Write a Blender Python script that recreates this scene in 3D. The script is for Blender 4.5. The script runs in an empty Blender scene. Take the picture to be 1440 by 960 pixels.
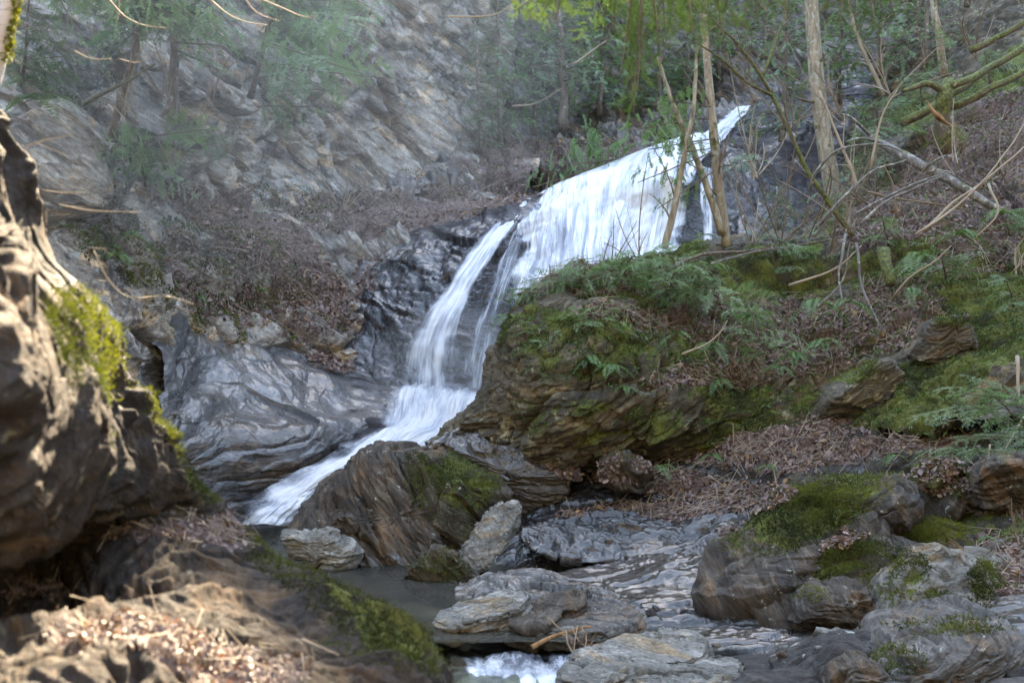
import bpy, bmesh, math, random, time
import numpy as np
T0 = time.time()
RNG = np.random.default_rng(7)
random.seed(7)
sc = bpy.context.scene
col = sc.collection
K = 1.6                       # metres per layout unit of depth
FPX = 1738.0                  # focal length in pixels of a 1440 px wide frame
PITCH = math.radians(2.0)
CAM = np.array([0.0, 0.0, 1.45 * K])
FW = np.array([0, math.cos(PITCH), math.sin(PITCH)])
UPV = np.array([0, -math.sin(PITCH), math.cos(PITCH)])
RT = np.array([1.0, 0, 0])

def W(px, py, d):
    """a sight line and a distance give a place in the gorge"""
    px = np.asarray(px, float); py = np.asarray(py, float); d = np.asarray(d, float) * K
    a = ((px - 720) / FPX)[..., None]; b = ((480 - py) / FPX)[..., None]
    return CAM + d[..., None] * (FW + a * RT + b * UPV)

def Wl(pts):
    a = np.array(pts, float); return W(a[..., 0], a[..., 1], a[..., 2])

def project(P):
    q = P - CAM; z = q @ FW
    z = np.where(z < 0.05, 0.05, z)
    return 720 + FPX * (q @ RT) / z, 480 - FPX * (q @ UPV) / z

# ------------------------------------------------------------------ noise
_perm = np.random.default_rng(3).permutation(256).astype(np.int64)
_perm = np.concatenate([_perm, _perm, _perm])
_g = np.random.default_rng(5).normal(size=(256, 3)); _g /= np.linalg.norm(_g, axis=1)[:, None]
_g = _g.astype(np.float32)
_r4 = np.random.default_rng(9).random((256, 4)).astype(np.float32)

def _h(i, j, k):
    return _perm[(_perm[(_perm[i & 255] + j) & 255] + k) & 255]

def perlin(p):
    p = np.asarray(p, np.float32)
    f0 = np.floor(p); i = f0.astype(np.int64); f = p - f0
    u = f * f * f * (f * (f * 6 - 15) + 10)
    out = 0
    for dx in (0, 1):
        wx = u[:, 0] if dx else 1 - u[:, 0]
        for dy in (0, 1):
            wy = u[:, 1] if dy else 1 - u[:, 1]
            for dz in (0, 1):
                wz = u[:, 2] if dz else 1 - u[:, 2]
                g = _g[_h(i[:, 0] + dx, i[:, 1] + dy, i[:, 2] + dz)]
                out = out + wx * wy * wz * (g[:, 0] * (f[:, 0] - dx) + g[:, 1] * (f[:, 1] - dy) + g[:, 2] * (f[:, 2] - dz))
    return out * 1.6

def fbm(p, oct=4, gain=0.5, lac=2.1, ridged=False):
    a, s, tot = 1.0, 0, 0
    p = np.asarray(p, np.float32)
    for o in range(oct):
        n = perlin(p + 17.3 * o)
        if ridged: n = 0.5 - np.abs(n) * 2
        s = s + a * n; tot += a; a *= gain; p = p * lac
    return s / tot

def facet(p, k=1.0):
    """Voronoi cells, each a randomly tilted plane: broken rock"""
    p = np.asarray(p, np.float32)
    i = np.floor(p).astype(np.int64)
    best = np.full(len(p), 9e9, np.float32); hv = np.zeros(len(p), np.float32); sec = best.copy()
    for dx in (-1, 0, 1):
        for dy in (-1, 0, 1):
            for dz in (-1, 0, 1):
                c = i + (dx, dy, dz)
                h = _h(c[:, 0], c[:, 1], c[:, 2]); r = _r4[h]
                v = p - (c + r[:, :3])
                dd = (v * v).sum(1)
                m = dd < best
                sec = np.where(m, best, np.minimum(sec, dd))
                val = (r[:, 3] - 0.5) + k * (v * _g[h]).sum(1)
                hv = np.where(m, val, hv); best = np.where(m, dd, best)
    edge = np.sqrt(sec) - np.sqrt(best)
    return hv, edge

def frame_of(nrm):
    n = np.array(nrm, float); n /= np.linalg.norm(n)
    a = np.cross(n, [0, 1, 0.3]); a /= np.linalg.norm(a)
    b = np.cross(n, a)
    return np.stack([a, b, n], 1)       # P @ M -> coords (a, b, n)

def rock_disp(P, seed, strata, amp=1.0, big=0.3, blocky=0.2, ledge=0.12, fine=0.03, fs=1.0, stretch=(1, 1, 3.2), warp=1.0):
    M = frame_of(strata)
    q = (P @ M) + seed * 13.7
    w = np.stack([fbm(P * 0.9 * fs + seed, 3), fbm(P * 0.9 * fs + seed + 40, 3), fbm(P * 0.9 * fs + seed + 80, 3)], 1) * warp
    qs = (q + w * 0.25) * np.array(stretch)
    d = big * fbm(P * 0.35 * fs + seed * 3.1, 4) * 1.6
    if blocky:
        h1, e1 = facet(qs * 0.55 * fs, 0.8)
        h2, e2 = facet(qs * 1.6 * fs + 5.5, 0.9)
        h3, e3 = facet(qs * 4.2 * fs + 9.5, 0.9)
        d = d + blocky * (h1 + 0.42 * h2 + 0.17 * h3)
        d = d - blocky * 0.35 * np.exp(-(e1 / 0.06) ** 2) - blocky * 0.2 * np.exp(-(e2 / 0.08) ** 2)
    if ledge:
        t = (q[:, 2] + 0.35 * w[:, 0] + 0.16 * fbm(P * 2.2 * fs, 3)) * 1.9 * fs
        fr = t - np.floor(t)
        idx = _r4[(np.floor(t).astype(np.int64) * 37) & 255][:, 1]
        saw = np.where(fr < 0.8, fr / 0.8, (1 - fr) / 0.2)
        t2 = t * 3.3; fr2 = t2 - np.floor(t2); saw2 = np.where(fr2 < 0.75, fr2 / 0.75, (1 - fr2) / 0.25)
        mod = np.clip(0.5 + 1.6 * fbm(P * 0.7 * fs + 33, 2), 0, 1.3)
        d = d + ledge * mod * (saw * (0.4 + idx) + 0.35 * saw2)
    d = d + fine * fbm(qs * 5 * fs, 4, 0.6) * 2 + fine * 0.8 * fbm(P * 3 * fs + 60, 3, ridged=True)
    return d * amp

# ------------------------------------------------------------------ mesh helpers
def mesh_np(name, V, F=None, tris=None, smooth=False):
    """F (n,4) quads and/or tris (n,3)"""
    me = bpy.data.meshes.new(name)
    V = np.ascontiguousarray(V, np.float32)
    me.vertices.add(len(V)); me.vertices.foreach_set('co', V.ravel())
    loops = []; starts = []; n = 0
    if F is not None and len(F):
        loops.append(np.asarray(F, np.int32).ravel()); starts.append(np.arange(len(F)) * 4); n += len(F) * 4
    if tris is not None and len(tris):
        loops.append(np.asarray(tris, np.int32).ravel()); starts.append(n + np.arange(len(tris)) * 3)
    L = np.concatenate(loops); S = np.concatenate(starts).astype(np.int32)
    me.loops.add(len(L)); me.loops.foreach_set('vertex_index', L)
    me.polygons.add(len(S)); me.polygons.foreach_set('loop_start', S)
    me.update(calc_edges=True)
    if smooth: me.polygons.foreach_set('use_smooth', np.ones(len(S), bool))
    return me

def set_col(me, name, C):
    C = np.ascontiguousarray(C, np.float32)
    if C.shape[1] == 3: C = np.concatenate([C, np.ones((len(C), 1), np.float32)], 1)
    at = me.color_attributes.new(name, 'FLOAT_COLOR', 'POINT')
    at.data.foreach_set('color', C.ravel())

def tag(o, label=None, cat=None, group=None, kind=None):
    if label: o['label'] = label
    if cat: o['category'] = cat
    if group: o['group'] = group
    if kind: o['kind'] = kind
    return o

def obj(name, me, mat=None, parent=None):
    o = bpy.data.objects.new(name, me); col.objects.link(o)
    if mat is not None: me.materials.append(mat)
    if parent is not None: o.parent = parent
    return o

def empty(name, loc=(0, 0, 0)):
    o = bpy.data.objects.new(name, None); col.objects.link(o); o.location = loc
    o.empty_display_size = 0.2
    return o

def relink(o, root):
    """parent a mesh modelled in world coordinates under an empty that has a location"""
    o.parent = root
    o.matrix_parent_inverse = root.matrix_basis.inverted()
    return o

def cr(P, n, axis=0):
    """Catmull-Rom resample along an axis"""
    P = np.moveaxis(P, axis, 0)
    m = len(P)
    t = np.linspace(0, m - 1, n); i = np.clip(np.floor(t).astype(int), 0, m - 2); f = t - i
    f = f.reshape((-1,) + (1,) * (P.ndim - 1))
    ext = np.concatenate([[2 * P[0] - P[1]], P, [2 * P[-1] - P[-2]]])
    p0, p1, p2, p3 = ext[i], ext[i + 1], ext[i + 2], ext[i + 3]
    out = 0.5 * (2 * p1 + (p2 - p0) * f + (2 * p0 - 5 * p1 + 4 * p2 - p3) * f ** 2 + (3 * p1 - p0 - 3 * p2 + p3) * f ** 3)
    return np.moveaxis(out, 0, axis)

def grid_normals(G):
    du = np.gradient(G, axis=0); dv = np.gradient(G, axis=1)
    n = np.cross(du, dv); n /= np.linalg.norm(n, axis=-1, keepdims=True) + 1e-9
    return n

def grid_faces(nr, nc, flip=False, wrap=False):
    idx = np.arange(nr * nc).reshape(nr, nc)
    if wrap: idx = np.concatenate([idx, idx[:, :1]], 1)
    a, b, c, d = idx[:-1, :-1], idx[:-1, 1:], idx[1:, 1:], idx[1:, :-1]
    F = np.stack([a, b, c, d] if not flip else [a, d, c, b], -1).reshape(-1, 4)
    return F

def blobs(px, py, L, P=None, ns=1.4, amt=0.55):
    """soft regions (cx, cy, rx, ry, angle deg, value): where moss, litter, wet or rust lies on a surface"""
    out = np.zeros(len(px))
    for cx, cy, rx, ry, an, val in L:
        a = math.radians(an); dx = px - cx; dy = py - cy
        u = (dx * math.cos(a) + dy * math.sin(a)) / rx; v = (-dx * math.sin(a) + dy * math.cos(a)) / ry
        r = np.sqrt(u * u + v * v)
        out = np.maximum(out, val * np.clip((1.25 - r) / 0.55, 0, 1))
    if P is not None:
        out = out + amt * fbm(P * ns + 90, 3) * np.clip(out * 4, 0, 1)
    return np.clip(out, 0, 1)

SURF = {}      # kept for scattering: name -> (V, N, masks)

def rock_patch(name, ctrl, nr, nc, strata, seed, mat, masks=None, dk=None, kind='structure', label=None, cat=None, fade=None, ret=False):
    C = np.array([[W(*p) for p in row] for row in ctrl])
    G = cr(cr(C, nr, 0), nc, 1)
    N = grid_normals(G)
    s = np.sign(((CAM - G) * N).sum(-1).mean()); N = N * s
    V = G.reshape(-1, 3); NN = N.reshape(-1, 3)
    px, py = project(V)
    dd = rock_disp(V, seed, strata, **(dk or {}))
    if fade is not None: dd = dd * fade(px, py)
    V = V + NN * dd[:, None]
    G2 = V.reshape(nr, nc, 3); N2 = grid_normals(G2).reshape(-1, 3) * s
    me = mesh_np(name, V, grid_faces(nr, nc, flip=(s < 0)), smooth=True)
    mk = np.zeros((len(V), 4), np.float32)
    masks = masks or {}
    for ch, k in enumerate(('moss', 'wet', 'litter', 'rust')):
        if k in masks: mk[:, ch] = blobs(px, py, masks[k], V)
    set_col(me, 'mask', mk)
    o = obj(name, me, mat); tag(o, label, cat, kind=kind)
    SURF[name] = (V, N2, mk, px, py)
    return o

# ------------------------------------------------------------------ materials
class NT:
    def __init__(s, name):
        s.m = bpy.data.materials.new(name); s.m.use_nodes = True
        s.t = s.m.node_tree; s.t.nodes.clear(); s.n = s.t.nodes; s.l = s.t.links
        s.out = s.n.new('ShaderNodeOutputMaterial')
    def new(s, typ, **kw):
        nd = s.n.new(typ)
        for k, v in kw.items(): setattr(nd, k, v)
        return nd
    def set(s, sock, v):
        if isinstance(v, bpy.types.NodeSocket): s.l.new(v, sock)
        elif v is not None: sock.default_value = v
    def noise(s, vec, scale, detail=4, rough=0.55, dist=0.0):
        n = s.new('ShaderNodeTexNoise'); s.set(n.inputs['Vector'], vec); n.inputs['Scale'].default_value = scale
        n.inputs['Detail'].default_value = detail; n.inputs['Roughness'].default_value = rough; n.inputs['Distortion'].default_value = dist
        return n.outputs['Fac']
    def vor(s, vec, scale, feature='F1', rnd=1.0):
        n = s.new('ShaderNodeTexVoronoi', feature=feature); s.set(n.inputs['Vector'], vec); n.inputs['Scale'].default_value = scale
        n.inputs['Randomness'].default_value = rnd
        return n.outputs['Distance']
    def math(s, op, a, b=None, clamp=False):
        n = s.new('ShaderNodeMath', operation=op, use_clamp=clamp); s.set(n.inputs[0], a)
        if b is not None: s.set(n.inputs[1], b)
        return n.outputs[0]
    def ramp(s, fac, a, b, lo=0.0, hi=1.0):
        n = s.new('ShaderNodeMapRange'); s.set(n.inputs['Value'], fac)
        n.inputs['From Min'].default_value = a; n.inputs['From Max'].default_value = b
        n.inputs['To Min'].default_value = lo; n.inputs['To Max'].default_value = hi; n.interpolation_type = 'SMOOTHSTEP'
        return n.outputs['Result']
    def mix(s, fac, a, b, mode='MIX'):
        n = s.new('ShaderNodeMix', data_type='RGBA', blend_type=mode)
        s.set(n.inputs[0], fac); s.set(n.inputs[6], a if not isinstance(a, tuple) else (*a, 1)); s.set(n.inputs[7], b if not isinstance(b, tuple) else (*b, 1))
        return n.outputs[2]
    def mapping(s, vec, scale=(1, 1, 1), rot=(0, 0, 0), loc=(0, 0, 0)):
        n = s.new('ShaderNodeMapping'); s.set(n.inputs['Vector'], vec)
        n.inputs['Scale'].default_value = scale; n.inputs['Rotation'].default_value = rot; n.inputs['Location'].default_value = loc
        return n.outputs[0]
    def strata(s, vec, M, scale):
        """coordinates along / across the rock layers"""
        outs = []
        for k in range(3):
            d = s.new('ShaderNodeVectorMath', operation='DOT_PRODUCT'); s.set(d.inputs[0], vec)
            d.inputs[1].default_value = tuple(float(x) * scale[k] for x in M[:, k]); outs.append(d.outputs['Value'])
        c = s.new('ShaderNodeCombineXYZ')
        for k in range(3): s.l.new(outs[k], c.inputs[k])
        return c.outputs[0]
    def principled(s, color, rough, bump=None, bstr=0.5, bdist=0.02, spec=0.5, **kw):
        p = s.new('ShaderNodeBsdfPrincipled'); s.set(p.inputs['Base Color'], color if not isinstance(color, tuple) else (*color, 1)); s.set(p.inputs['Roughness'], rough)
        s.set(p.inputs['Specular IOR Level'], spec)
        for k, v in kw.items(): s.set(p.inputs[k], v)
        if bump is not None:
            b = s.new('ShaderNodeBump'); b.inputs['Strength'].default_value = bstr; b.inputs['Distance'].default_value = bdist
            s.l.new(bump, b.inputs['Height']); s.l.new(b.outputs[0], p.inputs['Normal'])
        return p
    def done(s, shader):
        s.l.new(shader.outputs[0] if not isinstance(shader, bpy.types.NodeSocket) else shader, s.out.inputs['Surface'])
        return s.m

def rock_mat(name, c1, c2, c3, strata, moss=0.0, mossc=((0.016, 0.023, 0.006), (0.11, 0.125, 0.024)), wet=0.0, lichen=0.15, rust=0.1,
             litterc=((0.05, 0.032, 0.027), (0.18, 0.125, 0.11)), scale=1.0, band=0.6, dry_rough=0.8, wet_rough=0.22, lichenc=(0.36, 0.38, 0.33), bd=0.03, mossup=0.35, coat=0.5, ochre=0.6, pale=0.6):
    t = NT(name)
    geo = t.new('ShaderNodeNewGeometry'); pos = geo.outputs['Position']
    M = frame_of(strata)
    lay = t.strata(pos, M, (0.6, 0.6, 3.6))
    layf = t.strata(pos, M, (1.0, 1.0, 7.0))
    n1 = t.noise(lay, 0.7 * scale, 6, 0.6, 0.2)
    n2 = t.noise(layf, 2.6 * scale, 8, 0.68, 0.12)
    n3 = t.noise(pos, 14 * scale, 6, 0.65)
    big = t.noise(pos, 0.45 * scale, 3, 0.5)
    c = t.mix(t.ramp(n1, 0.35, 0.65), c1, c2)
    c = t.mix(t.ramp(n2, 0.52, 0.68, 0, band), c, c3)
    dk = t.ramp(n2, 0.32, 0.48, 0.28, 1.0)  # dark layer bands, deepened in colour to stand in for shade in cracks
    c = t.mix(1.0, c, t.mix(1.0, (1, 1, 1), dk, 'MULTIPLY'), 'MULTIPLY')
    c = t.mix(0.75, c, t.mix(t.ramp(n3, 0.3, 0.7), (0.55, 0.55, 0.55), (1.4, 1.4, 1.4)), 'MULTIPLY')
    pn = t.noise(lay, 1.5 * scale, 6, 0.7, 0.15); pc = tuple(min(1, v * 1.35) for v in c3)
    c = t.mix(t.math('MULTIPLY', t.ramp(pn, 0.54, 0.64, 0, pale), t.ramp(n3, 0.3, 0.6, 0.5, 1.0)), c, pc)
    on = t.noise(lay, 1.1 * scale, 5, 0.65, 0.1)
    c = t.mix(t.ramp(t.math('SUBTRACT', 1.0, on), 0.52, 0.64, 0, ochre), c, t.mix(1.0, c, (1.7, 1.15, 0.6), 'MULTIPLY'))
    at = t.new('ShaderNodeVertexColor', layer_name='mask'); sep = t.new('ShaderNodeSeparateColor'); t.l.new(at.outputs['Color'], sep.inputs[0])
    mR, mG, mB, mA = sep.outputs[0], sep.outputs[1], sep.outputs[2], at.outputs['Alpha']
    # rust stains
    rn = t.noise(lay, 1.3 * scale, 5, 0.6, 0.3)
    rf = t.math('MULTIPLY', t.ramp(t.math('ADD', rn, t.math('MULTIPLY', mA, 0.22)), 0.62 - rust * 0.2, 0.84 - rust * 0.2), 0.75)
    c = t.mix(rf, c, t.mix(t.noise(pos, 5, 4), (0.08, 0.045, 0.022), (0.24, 0.14, 0.07)))
    # lichen
    ln = t.noise(pos, 5.5 * scale, 5, 0.7); ln2 = t.noise(pos, 1.1 * scale, 2)
    lf = t.math('MULTIPLY', t.ramp(ln, 0.62 - lichen * 0.25, 0.68 - lichen * 0.25), t.ramp(ln2, 0.4, 0.6, 0.1, 0.8))
    if lichen > 0: c = t.mix(lf, c, lichenc)
    # wetness
    wn = t.noise(pos, 1.6 * scale, 4)
    wf = t.ramp(t.math('ADD', t.math('MULTIPLY', mG, 0.9), t.math('ADD', wn, wet - 0.5)), 0.35, 0.6)
    c = t.mix(t.math('MULTIPLY', wf, 0.45), c, t.mix(1.0, c, (0.42, 0.45, 0.50), 'MULTIPLY'))
    rough = t.ramp(wf, 0, 1, dry_rough, wet_rough)
    rough = t.math('ADD', rough, t.ramp(n3, 0.3, 0.7, -0.08, 0.14), True)
    # moss: follows its patches, likes faces that look up
    sepn = t.new('ShaderNodeSeparateXYZ'); t.l.new(geo.outputs['Normal'], sepn.inputs[0])
    mn = t.noise(pos, 2.3 * scale, 6, 0.65); 
    mm = t.math('ADD', t.math('MULTIPLY', mR, 0.95), t.math('ADD', t.math('MULTIPLY', sepn.outputs[2], mossup * 0.5), t.math('ADD', mn, moss - 0.55)))
    mf = t.ramp(mm, 0.50, 0.62)
    mfine = t.noise(pos, 26, 5, 0.7)
    mcol = t.mix(t.ramp(t.math('ADD', t.math('MULTIPLY', mfine, 0.6), t.math('MULTIPLY', t.noise(pos, 2.9, 4), 0.7)), 0.52, 0.78), mossc[0], mossc[1])
    c = t.mix(mf, c, mcol)
    rough = t.mix(mf, rough, (0.95, 0.95, 0.95))
    # leaf mould
    lm = t.ramp(t.math('ADD', mB, t.math('MULTIPLY', t.math('SUBTRACT', t.noise(pos, 3.5, 5, 0.7), 0.5), 1.2)), 0.35, 0.6)
    lv = t.vor(pos, 15); 
    lc = t.mix(t.ramp(t.noise(pos, 19, 4, 0.8), 0.35, 0.65), litterc[0], litterc[1])
    c = t.mix(lm, c, lc)
    rough = t.mix(lm, rough, (0.75, 0.75, 0.75))
    hgt = t.math('ADD', t.math('MULTIPLY', n2, 0.8), t.math('MULTIPLY', n3, 0.5))
    hgt = t.math('ADD', hgt, t.math('MULTIPLY', t.noise(layf, 9 * scale, 5, 0.7), 0.45))
    hgt = t.math('ADD', hgt, t.math('MULTIPLY', t.math('MULTIPLY', mfine, mf), 0.6))
    hgt = t.math('ADD', hgt, t.math('MULTIPLY', t.math('MULTIPLY', lv, lm), 0.7))
    p = t.principled(c, rough, hgt, 1.0, bd)
    dryf = t.math('MULTIPLY', t.math('SUBTRACT', 1.0, mf, True), t.math('SUBTRACT', 1.0, lm, True))
    t.set(p.inputs['Coat Weight'], t.math('MULTIPLY', t.math('MULTIPLY', wf, dryf), coat)); p.inputs['Coat Roughness'].default_value = 0.18
    return t.done(p)

STR_R = (-0.45, -0.35, 0.82)     # layers on the right bank dip to the left
STR_L = (0.62, -0.25, 0.72)      # layers on the left wall dip to the right
STR_F = (0.8, -0.35, 0.45)

M_BED = rock_mat('wet_bedrock', (0.012, 0.010, 0.009), (0.034, 0.028, 0.024), (0.095, 0.082, 0.07), (-0.12, -0.35, 0.93), wet=0.30, lichen=0.02, rust=-0.1, moss=-0.3, band=0.6, wet_rough=0.13, scale=1.1, bd=0.035, coat=0.75, pale=0.15, ochre=0.5)
M_BANK = rock_mat('mossy_bank_rock', (0.03, 0.026, 0.019), (0.085, 0.07, 0.046), (0.16, 0.135, 0.09), STR_R, wet=-0.2, lichen=0.22, rust=-0.05, moss=0.10, lichenc=(0.27, 0.25, 0.15))
M_FALL = rock_mat('dark_wet_rock', (0.014, 0.013, 0.016), (0.036, 0.032, 0.038), (0.075, 0.068, 0.075), (0.15, -0.5, 0.85), wet=0.4, lichen=0, rust=-0.15, moss=-0.45, wet_rough=0.25, pale=0.2, ochre=0.4)
M_SLAB = rock_mat('polished_grey_schist', (0.035, 0.034, 0.036), (0.088, 0.086, 0.09), (0.20, 0.20, 0.205), (0.35, -0.45, 0.82), wet=0.25, lichen=0.0, rust=-0.2, moss=-0.5, band=0.85, wet_rough=0.3, bd=0.03, coat=0.5, scale=0.7)
M_CLIFF = rock_mat('gorge_cliff_rock', (0.07, 0.06, 0.054), (0.30, 0.265, 0.23), (0.52, 0.475, 0.41), STR_L, wet=-0.3, lichen=0.25, rust=0.14, moss=-0.33, scale=0.9, bd=0.06, lichenc=(0.30, 0.34, 0.33))
M_BACK = rock_mat('forest_cliff_rock', (0.07, 0.063, 0.06), (0.14, 0.125, 0.12), (0.25, 0.22, 0.19), STR_L, wet=-0.3, lichen=0.1, moss=-0.30, scale=0.6, bd=0.06)
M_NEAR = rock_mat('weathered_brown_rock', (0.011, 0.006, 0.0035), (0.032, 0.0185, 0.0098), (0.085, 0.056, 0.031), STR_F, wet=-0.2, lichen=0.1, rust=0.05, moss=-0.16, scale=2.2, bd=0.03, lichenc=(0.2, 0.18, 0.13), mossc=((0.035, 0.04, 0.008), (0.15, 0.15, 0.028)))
M_BOULDER = rock_mat('boulder_rock', (0.022, 0.017, 0.013), (0.056, 0.042, 0.029), (0.125, 0.098, 0.074), (0.7, -0.3, 0.6), wet=0.05, lichen=0.02, rust=0.04, moss=-0.20, scale=1.5, bd=0.025)
M_STONE = rock_mat('grey_schist_stone', (0.085, 0.08, 0.068), (0.15, 0.142, 0.125), (0.27, 0.26, 0.235), (-0.25, -0.3, 0.9), wet=-0.05, lichen=0.05, rust=-0.02, moss=-0.3, scale=2.0, bd=0.02, wet_rough=0.3)
M_SLATE = rock_mat('wet_grey_slab_rock', (0.045, 0.04, 0.035), (0.095, 0.083, 0.072), (0.18, 0.165, 0.15), (0.1, -0.5, 0.85), pale=0.3, wet=0.3, lichen=0.03, rust=-0.2, moss=-0.4, scale=2.0, bd=0.015, wet_rough=0.3)

# ------------------------------------------------------------------ terrain patches
bed = [
 [(420,1100,5.2),(560,1090,5.2),(700,1080,5.2),(840,1080,5.1),(960,1075,5.05),(1110,1070,4.9),(1260,1065,4.7),(1440,1060,4.4),(1750,1050,4.1)],
 [(400,1000,5.9),(560,990,6.4),(700,985,6.5),(840,985,6.4),(960,985,5.9),(1110,985,5.75),(1260,980,5.5),(1440,975,5.3),(1750,965,5.0)],
 [(440,935,7.2),(560,930,7.1),(700,925,7.15),(840,915,7.1),(960,915,6.9),(1110,920,6.45),(1260,915,6.2),(1440,905,6.0),(1750,900,5.8)],
 [(440,865,9.6),(560,862,9.5),(700,862,9.2),(820,865,7.85),(950,860,7.7),(1110,862,7.5),(1260,850,7.1),(1440,840,6.8),(1750,830,6.6)],
 [(440,805,11.6),(560,805,11.2),(680,805,9.9),(800,795,9.5),(950,790,9.2),(1100,785,8.8),(1260,775,8.2),(1440,760,7.8),(1750,750,7.5)],
 [(440,760,12.9),(560,745,12.2),(680,735,11.2),(800,725,10.6),(950,715,10.3),(1100,700,9.9),(1260,690,9.3),(1440,680,8.7),(1750,670,8.4)],
 [(500,720,13.6),(600,690,12.6),(700,665,12.0),(800,656,11.7),(920,640,11.4),(1060,610,10.9),(1230,584,10.4),(1440,572,9.7),(1750,560,9.2)],
 [(520,700,14.6),(620,660,13.6),(720,640,12.9),(820,640,12.6),(940,620,12.4),(1080,590,12.0),(1250,560,11.6),(1440,548,10.9),(1750,535,10.3)],
]
rock_patch('streambed_ground', bed, 620, 820, (-0.12, -0.35, 0.93), 2, M_BED,
    masks=dict(moss=[(1130,745,130,40,-20,.85),(1230,700,160,50,-10,.8),(1380,740,150,50,10,.8),(1000,690,100,16,0,.5),(880,665,120,20,0,.6),(1300,640,200,30,0,.5)],
               wet=[(880,760,200,110,0,1),(1000,850,160,60,0,.8),(700,830,260,90,0,.9),(700,960,250,80,0,.9),(1400,870,60,60,0,.8)],
               litter=[(1120,615,170,26,-10,.85),(900,720,120,16,-5,.45),(1200,640,160,14,-8,.7),(1080,690,140,18,-5,.75),(950,680,120,16,0,.6),(1300,690,150,22,-12,.8),(1420,800,60,40,20,.85),(1180,760,90,10,-20,.6),(1420,700,80,30,0,.8),(1050,760,80,12,-25,.6),(1000,720,90,14,0,.5)],
               rust=[(1000,790,160,40,0,.4)]),
    dk=dict(big=0.10, blocky=0.10, ledge=0.15, fine=0.022, fs=0.95, stretch=(0.32,1.3,2.6), warp=0.6))

bank = [
 [(700,660,14.2),(625,660,12.6),(700,680,11.4),(800,680,11.2),(900,670,11.2),(1030,650,10.9),(1180,625,10.3),(1330,615,9.5),(1500,605,8.8),(1750,600,8.0)],
 [(730,600,14.2),(617,612,11.9),(695,615,11.1),(800,620,10.8),(900,612,10.8),(1030,595,10.9),(1180,575,10.6),(1330,565,9.9),(1500,545,9.2),(1750,540,8.4)],
 [(750,540,14.0),(665,552,11.8),(730,545,11.0),(810,545,10.6),(900,545,10.7),(1030,545,11.1),(1180,530,10.9),(1330,505,10.3),(1500,480,9.8),(1750,470,9.0)],
 [(765,490,13.8),(692,495,11.8),(750,490,11.1),(820,485,10.8),(905,485,11.0),(1030,492,11.4),(1180,478,11.2),(1330,450,10.8),(1500,420,10.4),(1750,400,9.6)],
 [(800,460,13.8),(724,440,12.0),(770,430,11.5),(840,425,11.4),(920,425,11.6),(1040,430,12.0),(1190,420,11.8),(1330,390,11.5),(1500,350,11.1),(1750,310,10.4)],
 [(830,450,14.2),(770,408,12.6),(812,396,12.3),(870,382,12.3),(930,370,12.5),(1040,366,12.9),(1190,355,12.7),(1320,320,12.4),(1480,270,12.1),(1750,220,11.4)],
 [(850,460,15),(810,405,13.5),(845,392,13.3),(900,374,13.3),(950,356,13.5),(1050,350,13.8),(1195,310,13.9),(1315,235,13.9),(1470,165,13.7),(1750,90,13)],
 [(870,480,17),(850,435,15.5),(885,425,15.2),(930,405,15.2),(980,392,15.4),(1070,375,15.8),(1205,262,16.2),(1310,155,16.3),(1450,75,16),(1750,-20,15)],
 [(890,520,18),(880,500,17.5),(910,470,17.5),(950,450,17.5),(1000,430,17.6),(1090,400,17.8),(1215,200,19),(1310,70,19),(1450,-30,18.5),(1750,-150,17)],
 [(900,560,19),(900,530,19),(930,500,19),(970,480,19),(1020,460,19),(1110,420,19.2),(1235,90,22.5),(1320,-60,22),(1450,-160,21.5),(1750,-300,20)],
]
rock_patch('bank_terrain', bank, 640, 820, STR_R, 5, M_BANK,
    masks=dict(moss=[(1040,590,150,60,0,.62),(1200,590,120,30,-10,.5),(1340,520,110,60,-35,.85),(1400,480,90,60,0,.8),(960,400,170,40,0,.6),(1080,470,120,40,0,.45),
                     (1150,400,160,60,-10,.55),(1350,380,160,60,-20,.6),(1400,130,140,50,-35,.7),(1290,280,90,60,0,.6),(850,600,150,40,10,.45),(1350,250,120,26,-30,.7),(1420,150,100,40,-30,.85),(1300,160,60,30,0,.7),(1200,300,60,30,0,.6),(1240,400,60,80,0,.7),(1380,420,90,60,-20,.9),(1430,350,60,60,0,.7),(1180,470,70,40,0,.7),(1060,400,120,30,0,.6),(880,500,160,50,0,.5),(1250,600,160,30,-5,.7),(920,355,70,14,0,.9),(760,470,60,40,0,.5)],
               wet=[(900,640,150,40,0,.4)],
               litter=[(1050,520,150,20,-8,.9),(1150,450,130,40,-10,.8),(1000,450,170,26,0,.5),(1330,260,180,60,-30,.85),(1420,200,120,60,-30,.8),(1320,650,200,26,-8,.8),(1250,440,80,50,0,.7),(860,400,100,12,0,.6),(1100,640,120,14,0,.6),(1400,330,100,50,-30,.5)],
               rust=[(1130,540,140,40,0,.8),(820,580,60,60,0,.25),(1320,480,60,20,0,.6),(1400,520,30,20,0,.9),(1050,590,40,10,0,.6),(1340,270,60,30,0,.3)]),
    dk=dict(big=0.30, blocky=0.22, ledge=0.12, fine=0.04, fs=0.85, stretch=(0.8, 1, 2.0)))

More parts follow.
